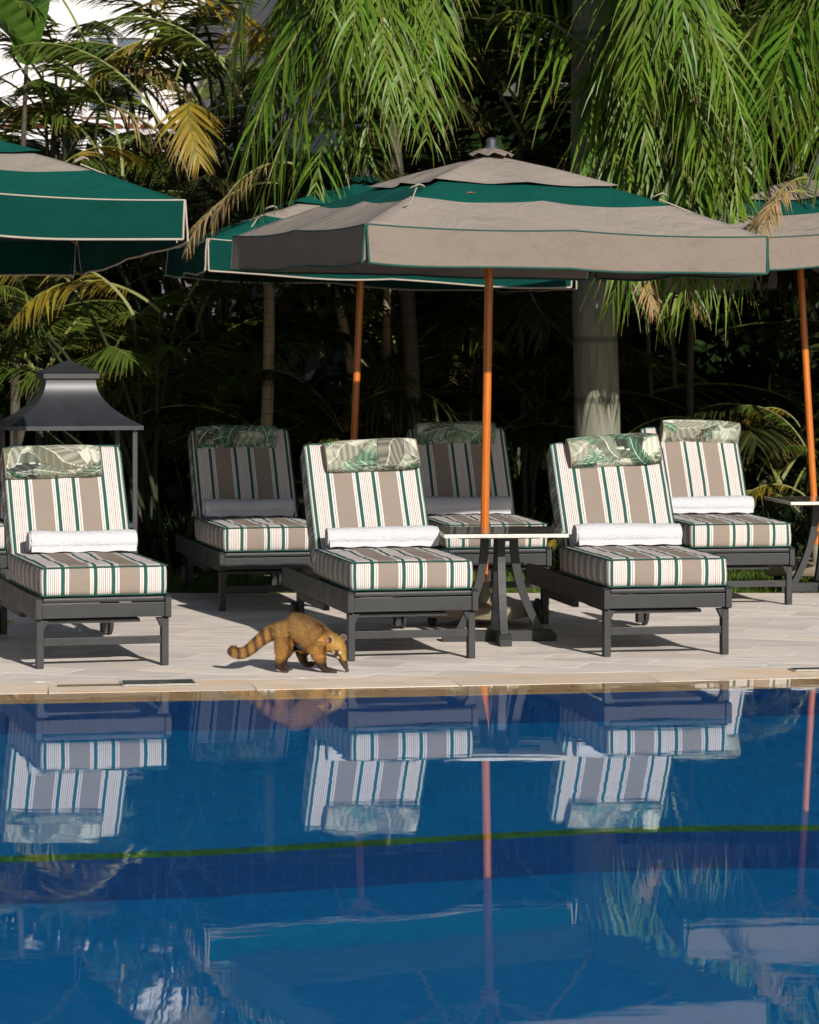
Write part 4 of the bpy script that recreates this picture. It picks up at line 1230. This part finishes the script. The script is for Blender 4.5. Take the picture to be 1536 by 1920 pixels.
for (x_, y_, d, vs_, k, az, tilt, sc) in [(1500, 800, 22.9, V_yel, 0, 200, 0, .35), (1520, 860, 22.8, V_areca, 1, 190, 5, .45), (1500, 960, 22.6, V_yel, 1, 175, 0, .42), (1420, 900, 23.0, V_areca, 2, 300, 0, .4), (1510, 930, 22.6, V_yel, 2, 200, -10, .45), (1050, 1040, 22.0, V_yel, 0, 250, 10, .22)]:
    frond_at(ar9, vs_, k, px(x_, y_, d), az, R(tilt), sc)
areca(3.9, 25.2, 'tall dark areca palm in the right background', 4, 4.0, 7, V_dark, 1.15, seed=10)
areca(-4.1, 24.2, 'areca palm at the left picture edge behind the green umbrella', 3, 3.2, 5, V_areca, 1.0, seed=11)
wp = palm(-2.95, 24.1, 'palm with withered grey leaves hanging in front of the white house',
     [(0, 0, 3.9, 0.1, -0.2, 0.045)], [[(V_areca, 4, 1.0, 0, None)]], name='areca_palm')
for (x_, y_, d, k, az, sc) in [(140, 90, 23.4, 0, -20, .75), (130, 190, 22.9, 1, -10, .95), (80, 130, 23.5, 0, 190, .6), (200, 110, 23.0, 0, -15, .7)]:
    frond_at(wp, V_dry, k, px(x_, y_, d), az, 0, sc)
pt = palm(-1.15, 22.9, 'pale sunlit palm stem standing behind the shaded left lounger',
     [(0, 0, 2.5, 0.10, 0, 0.05)], [[(V_dark, 6, 0.8, 0, None)]], name='areca_palm', trunk_m=M_trunk_pale)
palm(-0.38, 23.6, 'two crossed slim stems behind the leaning orange pole',
     [(0, 0, 3.1, -0.35, 0, 0.04), (0.15, 0.1, 2.8, 0.1, 0, 0.035)], [[(V_dark, 5, 0.8, 0, None)], [(V_dark, 4, 0.8, 0, None)]], name='areca_palm', trunk_m=M_trunk_pale)
palm(1.75, 26.2, 'tallest dark palm deep in shade behind the thick grey trunk',
     [(0, 0, 5.6, 0.1, 0, 0.07)], [[(V_dark, 14, 1.4, 0, None)]], name='areca_palm')
palm(0.35, 26.0, 'dark palm deep in shade above the large taupe umbrella',
     [(0, 0, 5.2, 0.1, 0, 0.07)], [[(V_dark, 14, 1.4, 0, None)]], name='areca_palm')

# broad pleated leaf at the top left corner
def broad_plant():
    t = thing('banana_plant', 'broad leaved plant with a bright pleated leaf in the top left corner', 'plant', (-3.0, 22.6, -0.14))
    m = MB(); m.tube([(0, 0, 0), (0.02, 0, 1.9), (0.1, 0, 3.98)], [0.045, 0.035, 0.015], 12); m.build('trunk', M_trunk_thin, t)
    for az, el, L, w in ((PI-.35, 66, 0.95, .20), (PI+.6, 72, 1.0, .17), (1.6, 75, 1.0, .16)):
        V = []; F = []; T = []; n = 24; a = R(el); pos = Vector((0, 0, 0))
        for i in range(n+1):
            f = i/n; d = Vector((math.cos(a), 0, math.sin(a))); ww = w*math.sin(PI*min(1, f*0.9+0.06))**0.6
            nn = Vector((-math.sin(a), 0, math.cos(a)))
            zz = 0.018*(i % 2)
            for k in (-1, -.5, 0, .5, 1): V.append(pos + Vector((0, k*ww, 0)) + nn*(abs(k)*0.10*1 + zz*abs(k)) - d*abs(k)*ww*0.0); T.append((.5+.4*(i % 2), 0.2, 0))
            if i:
                for k in range(4): F.append(((i-1)*5+k, (i-1)*5+k+1, i*5+k+1, i*5+k))
            pos += d*L/n; a -= R(3.2)
        me = bpy.data.meshes.new('leaf'); me.from_pydata([tuple(v) for v in V], [], F); me.materials.append(M_leaf_b)
        ca = me.color_attributes.new('tint', 'FLOAT_COLOR', 'POINT'); arr = np.ones((len(V), 4), dtype=np.float32); arr[:, :3] = T; ca.data.foreach_set('color', arr.ravel())
        o = bpy.data.objects.new('leaf', me); link(o, t); o.location = (0.1, 0, 3.98); o.rotation_euler[2] = az
broad_plant()

# ------------------------------------------------------------------ ground cover, hedge, lawn
def blades(name, n, box_, hgt, wd, mat, label, cat, seed, lean=0.5, zf=None):
    g = np.random.RandomState(seed)
    x = g.uniform(box_[0], box_[1], n); y = g.uniform(box_[2], box_[3], n); z = np.zeros(n)-0.13 if zf is None else zf(x, y, g)
    h = hgt*g.uniform(.5, 1.2, n); a = g.uniform(0, 2*PI, n); b = g.uniform(0, 2*PI, n); l = lean*h*g.uniform(.2, 1, n)
    w = wd*g.uniform(.6, 1.2, n)/2
    P = np.zeros((n, 5, 3)); ca_, sa = np.cos(a), np.sin(a)
    for k, (f, s) in enumerate(((0, -1), (0, 1), (.55, -1), (.55, 1), (1, 0))):
        ww = w*s*(1 if f == 0 else .85); bend = l*f*f
        P[:, k, 0] = x + ca_*ww + np.cos(b)*bend; P[:, k, 1] = y + sa*ww + np.sin(b)*bend; P[:, k, 2] = z + h*f
    V = P.reshape(-1, 3); i0 = np.arange(n)*5
    F = [f for i in i0.tolist() for f in ((i, i+1, i+3, i+2), (i+2, i+3, i+4))]
    me = bpy.data.meshes.new(name); me.from_pydata(V.tolist(), [], F); me.materials.append(mat)
    at = me.color_attributes.new('tint', 'FLOAT_COLOR', 'POINT'); arr = np.ones((n, 5, 4), dtype=np.float32)
    arr[:, :, 0] = g.uniform(0, 1, n)[:, None]; arr[:, :, 1] = np.array([0, 0, .5, .5, .85])[None]; arr[:, :, 2] = 0
    at.data.foreach_set('color', arr.ravel()); me.update()
    o = bpy.data.objects.new(name, me); link(o); return tag(o, label, cat, kind='stuff')
blades('grass', 42000, (-4.5, 4.8, DECK_BACK+0.06, 24.2), 0.13, 0.008, M_grass, 'short green grass behind the terrace', 'grass', 4)
blades('undergrowth', 7000, (-4.8, 5.2, 23.2, 25.5), 0.55, 0.022, M_leaf_d, 'leafy undergrowth at the feet of the palms', 'undergrowth', 5, 0.8)
mb = MB(); mb.add([(-8, DECK_BACK+0.05, -0.135), (8, DECK_BACK+0.05, -0.135), (8, 24.5, -0.135), (-8, 24.5, -0.135)], [(0, 1, 2, 3)])
tag(mb.build('lawn', M_lawn), kind='structure')

def leaf_cloud(name, n, fn, size, mat, label, cat, seed, kind='stuff'):
    g = np.random.RandomState(seed)
    C = fn(n, g); n = len(C)
    L = size*g.uniform(.6, 1.5, n); w = L*g.uniform(.16, .3, n)
    d = g.normal(size=(n, 3)); d[:, 2] -= 0.5; d /= np.linalg.norm(d, axis=1)[:, None]
    e = np.cross(d, g.normal(size=(n, 3))); e /= np.linalg.norm(e, axis=1)[:, None]
    P = np.stack([C, C + d*(L*.45)[:, None] + e*w[:, None], C + d*L[:, None], C + d*(L*.45)[:, None] - e*w[:, None]], 1)
    me = bpy.data.meshes.new(name); me.from_pydata(P.reshape(-1, 3).tolist(), [], (np.arange(n)[:, None]*4 + np.arange(4)[None]).tolist())
    me.materials.append(mat)
    at = me.color_attributes.new('tint', 'FLOAT_COLOR', 'POINT'); arr = np.ones((n, 4, 4), dtype=np.float32)
    arr[:, :, 0] = g.uniform(0, 1, n)[:, None]; arr[:, :, 1] = 0.3; arr[:, :, 2] = 0
    at.data.foreach_set('color', arr.ravel()); me.update()
    o = bpy.data.objects.new(name, me); link(o); return tag(o, label, cat, kind=kind)
def hedge_fn(n, g):
    x = g.uniform(-0.4, 9, n); y = 26.6 + g.uniform(0, 2.6, n) + 0.5*np.sin(x*1.3); z = g.uniform(-0.1, 7.5, n)
    return np.stack([x, y, z], 1)
def left_fn(n, g):
    x = g.uniform(-6.5, 0.3, n); z = g.uniform(-0.1, 3.4, n); y = 25.6 + g.uniform(0, 1.3, n)
    top = 1.05 + 0.35*np.sin(x*3.1) + 0.2*np.sin(x*7.7)
    win = (x > -2.25) & (x < -0.1)
    keep = (~win & (g.uniform(0, 1, n) < 0.85)) | (z < top) | (g.uniform(0, 1, n) < 0.10)
    return np.stack([x, y, z], 1)[keep]
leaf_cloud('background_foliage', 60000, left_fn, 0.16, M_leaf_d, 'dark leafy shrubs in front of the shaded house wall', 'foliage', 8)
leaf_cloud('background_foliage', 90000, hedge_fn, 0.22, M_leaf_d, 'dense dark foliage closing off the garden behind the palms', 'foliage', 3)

# ------------------------------------------------------------------ house behind
def make_house():
    t = thing('white_house', 'white house seen through the palm leaves at upper left', 'house', (-5, 31, 0))
    m = MB(); m.box((-7, 0, -0.14), (5.6, 5, 7.5)); m.build('wall', M_white, t)
    m = MB(); m.box((-7, -0.9, -0.14), (4.4, -0.02, 3.62)); m.build('porch_wall', M_dwall, t)
    m = MB(); m.box((-7.02, -0.93, 3.62), (4.42, -0.02, 3.90)); m.build('parapet', M_white, t)
    tm = MB(); vs = []; fs = []
    for i in range(7):
        a = PI*i/6; vs += [(0.07*math.cos(a), 0, 0.05*math.sin(a)), (0.06*math.cos(a), 0.98, 0.045*math.sin(a))]
    fs = [(2*i, 2*i+1, 2*i+3, 2*i+2) for i in range(6)] + [tuple(range(12, -1, -2))]
    tm.add(vs, fs, 0, True); me = tm.mesh('roof_tile', M_tile)
    for k in range(60):
        o = bpy.data.objects.new('roof_tile', me); link(o, t); o.location = (4.3 - 0.15*k, -0.95, 3.902)
    for wx, wz, ww, wh in ((1.95, 4.15, 0.55, 0.75), (-1.3, 4.6, 0.8, 0.9)):
        f = MB()
        for (a, b, c, d) in ((wx-ww/2, wz-0.07, wx+ww/2, wz), (wx-ww/2, wz+wh, wx+ww/2, wz+wh+.07), (wx-ww/2-.07, wz-.07, wx-ww/2, wz+wh+.07), (wx+ww/2, wz-.07, wx+ww/2+.07, wz+wh+.07), (wx-.02, wz, wx+.02, wz+wh)):
            f.box((a, -0.05, b), (c, -0.003, d))
        w_ = f.build('window', M_white, t)
        p = MB(); p.box((wx-ww/2+.002, -0.02, wz+.002), (wx+ww/2-.002, -0.006, wz+wh-.002)); p.build('pane', M_glass, w_)
make_house()

# ------------------------------------------------------------------ the coati
def make_coati():
    S = 1/1502.0
    P = lambda zx, zy, d=0.0: Vector(((zx-700)*S, d, (757-zy)*S))
    t = thing('coati', 'brown coati with ringed tail sniffing the paving beside the middle lounger', 'coati', (-0.577, 15.86, 0.001), R(-3))
    chain = [  # (point, radius)
        (P(560, 418), .082), (P(640, 396), .106), (P(720, 410), .112), (P(800, 442), .100), (P(865, 482), .078), (P(928, 518), .056),
        (P(985, 540, -.01), .053), (P(1012, 590, -.018), .040), (P(1032, 640, -.025), .025), (P(1050, 690, -.03), .0165), (P(1070, 728, -.035), .0115)]
    tail = [(P(505, 428), .052), (P(455, 455), .040), (P(405, 487), .035), (P(355, 528), .031), (P(305, 575), .030), (P(250, 612), .029), (P(195, 618), .028), (P(155, 595), .025), (P(143, 562), .016)]
    hind = [(P(562, 510, -.045), .052), (P(578, 585, -.055), .036), (P(536, 660, -.055), .023), (P(537, 722, -.06), .019), (P(580, 741, -.062), .013)]
    hindf = [(P(580, 510, .045), .050), (P(600, 585, .055), .034), (P(555, 660, .055), .022), (P(552, 722, .055), .017), (P(595, 741, .055), .013)]
    fore = [(P(835, 545, -.045), .056), (P(848, 610, -.055), .040), (P(868, 680, -.057), .026), (P(895, 738, -.058), .017), (P(962, 752, -.062), .012)]
    foref = [(P(790, 545, .045), .050), (P(705, 610, .055), .032), (P(702, 672, .055), .023), (P(742, 718, .055), .018), (P(800, 702, .055), .013)]
    verts = []; rad = []; edges = []
    def chain_add(ch, root=None):
        prev = root
        for p, r in ch:
            verts.append(tuple(p)); rad.append(r); i = len(verts)-1
            if prev is not None: edges.append((prev, i))
            prev = i
    chain_add(chain); chain_add(tail, 0); chain_add(hind, 0); chain_add(hindf, 0); chain_add(fore, 3); chain_add(foref, 3)
    me = bpy.data.meshes.new('sk'); me.from_pydata(verts, edges, [])
    ob = bpy.data.objects.new('sk', me); COL.objects.link(ob)
    sk = ob.modifiers.new('s', 'SKIN'); sk.use_smooth_shade = True; sk.branch_smoothing = 1.0
    ss = ob.modifiers.new('u', 'SUBSURF'); ss.levels = 3; ss.render_levels = 3
    for i, r in enumerate(rad):
        me.skin_vertices[0].data[i].radius = (r, r)
    me.skin_vertices[0].data[0].use_root = True
    bpy.context.view_layer.update()
    dg = bpy.context.evaluated_depsgraph_get()
    bm_me = bpy.data.meshes.new_from_object(ob.evaluated_get(dg))
    bpy.data.objects.remove(ob)
    bm_me.name = 'body'
    n = len(bm_me.vertices); co = np.zeros(n*3); bm_me.vertices.foreach_get('co', co); co = co.reshape(-1, 3)
    # flatten the feet on the ground
    co[:, 2] = np.where(co[:, 2] < 0.002, 0.002, co[:, 2]); bm_me.vertices.foreach_set('co', co.ravel())
    def colour(p):
        zx = p[0]*1502+700; zy = 757-p[2]*1502
        gold = np.array([.41, .21, .058]); brown = np.array([.26, .155, .06]); dark = np.array([.045, .025, .014]); org = np.array([.40, .20, .05]); cream = np.array([.66, .58, .45])
        c = brown + (gold-brown)*np.clip((zy-330)/250, 0, 1)
        nz = noise.noise(Vector((p[0]*30, p[1]*30, p[2]*30)))
        c = c*(1+0.25*nz)
        if zx < 500 and zy > 400:      # tail rings
            q = (zx*0.86 - (zy-400)*0.75); ph = (zx + 0.9*(640-zy))/1.0
            s = math.sin((500-zx)*0.088 + (zy-450)*0.012)
            c = gold*0.9 + (dark*2.4-gold*0.9)*np.clip((s+0.1)*1.6, 0, 1)
            if zx < 165: c = dark*2.2
        if zy > 640 and zx < 960 and zx > 480: c = dark + (c-dark)*np.clip((690-zy)/60, 0, 1)
        if p[1] > 0.02 and zy > 560 and zx < 860: c = dark*1.2
        if 880 < zx < 960 and zy > 470 and zy < 600: c = org
        if zx >= 945:
            c = np.array([.42, .25, .07])*(1+0.2*nz)
            if zy > 575 and (zx-985) > -(zy-575)*0.15 and (zx - 985) < 22 + (zy-575)*0.42: c = dark*2.0
            if zy > 665: c = dark*1.8
            if math.hypot(zx-968, zy-600) < 13 or math.hypot(zx-1004, zy-640) < 11 or math.hypot(zx-1018, zy-600) < 9: c = cream
            if 610 < zy < 668 and zx < 978 + (zy-610)*0.45: c = cream*0.75
        return c
    cols = np.ones((n, 4), dtype=np.float32)
    for i in range(n): cols[i, :3] = np.clip(colour(co[i]), 0.01, 1)
    ca = bm_me.color_attributes.new('coat', 'FLOAT_COLOR', 'POINT'); ca.data.foreach_set('color', cols.ravel())
    tm = NT('coati_coat'); at = tm.n('Attribute', attribute_name='coat'); fn = tm.noise(tm.coords('Object'), 160, 3, 0.7)
    tm.set(Base_Color=tm.mix(tm.math('MULTIPLY', fn, 0.4), at.outputs['Color'], (0.3, 0.25, 0.2), 'MULTIPLY'), Roughness=0.8); tm.b.inputs['Specular IOR Level'].default_value = 0.2
    bm_me.materials.clear(); bm_me.materials.append(tm.m)
    bm_me.polygons.foreach_set('use_smooth', [True]*len(bm_me.polygons))
    body = bpy.data.objects.new('body', bm_me); link(body, t)
    # fur: short tapering hairs lying back along the body
    bm_me.calc_loop_triangles()
    g = random.Random(5); V = []; F = []; K = []
    polys = bm_me.polygons; areas = np.array([p.area for p in polys]); cum = np.cumsum(areas)/areas.sum()
    picks = np.searchsorted(cum, np.random.RandomState(3).uniform(0, 1, 60000))
    for pi in picks:
        p = polys[min(int(pi), len(polys)-1)]; vs = [co[v] for v in p.vertices]
        a, b = g.random(), g.random()
        if len(vs) == 4: q = vs[0]*(1-a)*(1-b) + vs[1]*a*(1-b) + vs[2]*a*b + vs[3]*(1-a)*b
        else: q = sum(vs)/3
        nrm = p.normal; q = Vector(q)
        zx = q.x*1502+700; zy = 757-q.z*1502
        if zx > 1000 or q.z < 0.02: ln = 0.004
        elif zx > 940: ln = 0.008
        elif zy > 650 and zx > 480: ln = 0.007
        elif zx < 500: ln = 0.018
        elif zy > 600: ln = 0.012
        else: ln = 0.022
        back = Vector((-1, 0, -0.25)) if zx > 520 else Vector((-0.8, 0, -0.5))
        d = (nrm*0.42 + (back - nrm*back.dot(nrm))*0.85 + Vector((g.uniform(-.22, .22), g.uniform(-.22, .22), g.uniform(-.22, .22)))).normalized()
        w = d.cross(nrm); w = (w if w.length > .05 else Vector((0, 1, 0))).normalized()*0.0010
        ln *= g.uniform(.6, 1.25); i0 = len(V)
        V += [q-w, q+w, q+d*ln*0.6+w*0.7-nrm*0.0, q+d*ln*0.6-w*0.7, q+d*ln]
        F += [(i0, i0+1, i0+2, i0+3), (i0+3, i0+2, i0+4)]
        c = np.clip(colour(q), .01, 1)*g.uniform(.7, 1.35); tip = c*g.choice((.35, 1.0, 1.5))
        K += [c, c, c, c, tip]
    fm = bpy.data.meshes.new('fur'); fm.from_pydata([tuple(v) for v in V], [], F); fm.materials.append(tm.m)
    ca = fm.color_attributes.new('coat', 'FLOAT_COLOR', 'POINT'); arr = np.ones((len(V), 4), dtype=np.float32); arr[:, :3] = np.array(K); ca.data.foreach_set('color', arr.ravel())
    fo = bpy.data.objects.new('fur', fm); link(fo, t)
    blk = simple('eye_black', (0.01, 0.008, 0.006), 0.1)
    skin = simple('nose_skin', (0.05, 0.035, 0.03), 0.4)
    for s, (zx, zy) in ((-1, (1000, 598)), (1, (1030, 592))):
        m = MB(); c = P(zx, zy, -0.018 + s*0.033); m.lathe([(0, -.0058), (.004, -.004), (.0058, 0), (.004, .004), (0, .0058)], 12, 0, Matrix.Translation(c)); m.build('eye', blk, t)
    ear_out = simple('ear_cream', (0.55, 0.48, 0.38), 0.9); ear_in = simple('ear_dark', (0.09, 0.05, 0.03), 0.9)
    for s, (zx, zy) in ((-1, (940, 497)), (1, (1036, 490))):
        m = MB(); c = P(zx, zy, -0.012 + (0.026 if s > 0 else -0.044))
        M = Matrix.Translation(c) @ Matrix.Rotation(R(18*s), 4, 'Z') @ Matrix.Rotation(R(90), 4, 'X')
        m.lathe([(0.0, -.004), (.012, -.003), (.0155, .001), (.0185, .004), (.0165, .006)], 20, 0, M); m.lathe([(0.0, .001), (.013, .002), (.0155, .005)], 20, 1, M)
        m.build('ear', [ear_out, ear_in], t)
    m = MB(); c = P(1074, 738, -0.036); m.lathe([(0, -.012), (.008, -.008), (.0125, 0), (.009, .008), (0, .011)], 14, 0, Matrix.Translation(c) @ Matrix.Rotation(R(60), 4, 'Y')); m.build('nose', skin, t)
    # paws with toes and claws
    for (zx, zy, d) in ((580, 745, -.062), (595, 745, .055), (965, 752, -.062), (808, 702, .055)):
        m = MB()
        for k in range(5):
            o_ = (k-2)*0.0075; c = P(zx, zy, d+o_); z0 = max(c.z, 0.006)
            m.tube([(c.x-0.008, c.y, z0+0.003), (c.x+0.012, c.y+o_*0.4, z0), (c.x+0.024-abs(k-2)*0.002, c.y+o_*0.7, max(z0-0.003, 0.003))], [0.0055, 0.005, 0.002], 6)
        m.build('paw', skin, t)
make_coati()

# a fallen leaf lying on the big canopy
bpy.context.view_layer.update()
cn = [c for c in BIG.children if c.name.startswith('canopy')][0]
inv = cn.matrix_world.inverted()
o0 = Vector((0.36, 17.7, 6.0))
ok, hit, nrm, _ = cn.ray_cast(inv @ o0, (inv.to_3x3() @ Vector((0, 0, -1))).normalized())
if ok:
    m = MB(); m.add([(-.03, 0, 0.002), (0, -.010, 0.006), (.03, 0, 0.004), (0, .010, 0.010), (.045, .002, .002)], [(0, 1, 2, 3), (1, 4, 2)], 0, True)
    lf = m.build('fallen_leaf', simple('dry_leaf', (0.20, 0.09, 0.05), 0.8)); lf.location = cn.matrix_world @ hit + Vector((0, 0, 0.002)); lf.rotation_euler = (R(22), 0, R(20))
    tag(lf, 'small dry brown leaf lying on the large taupe umbrella', 'leaf')
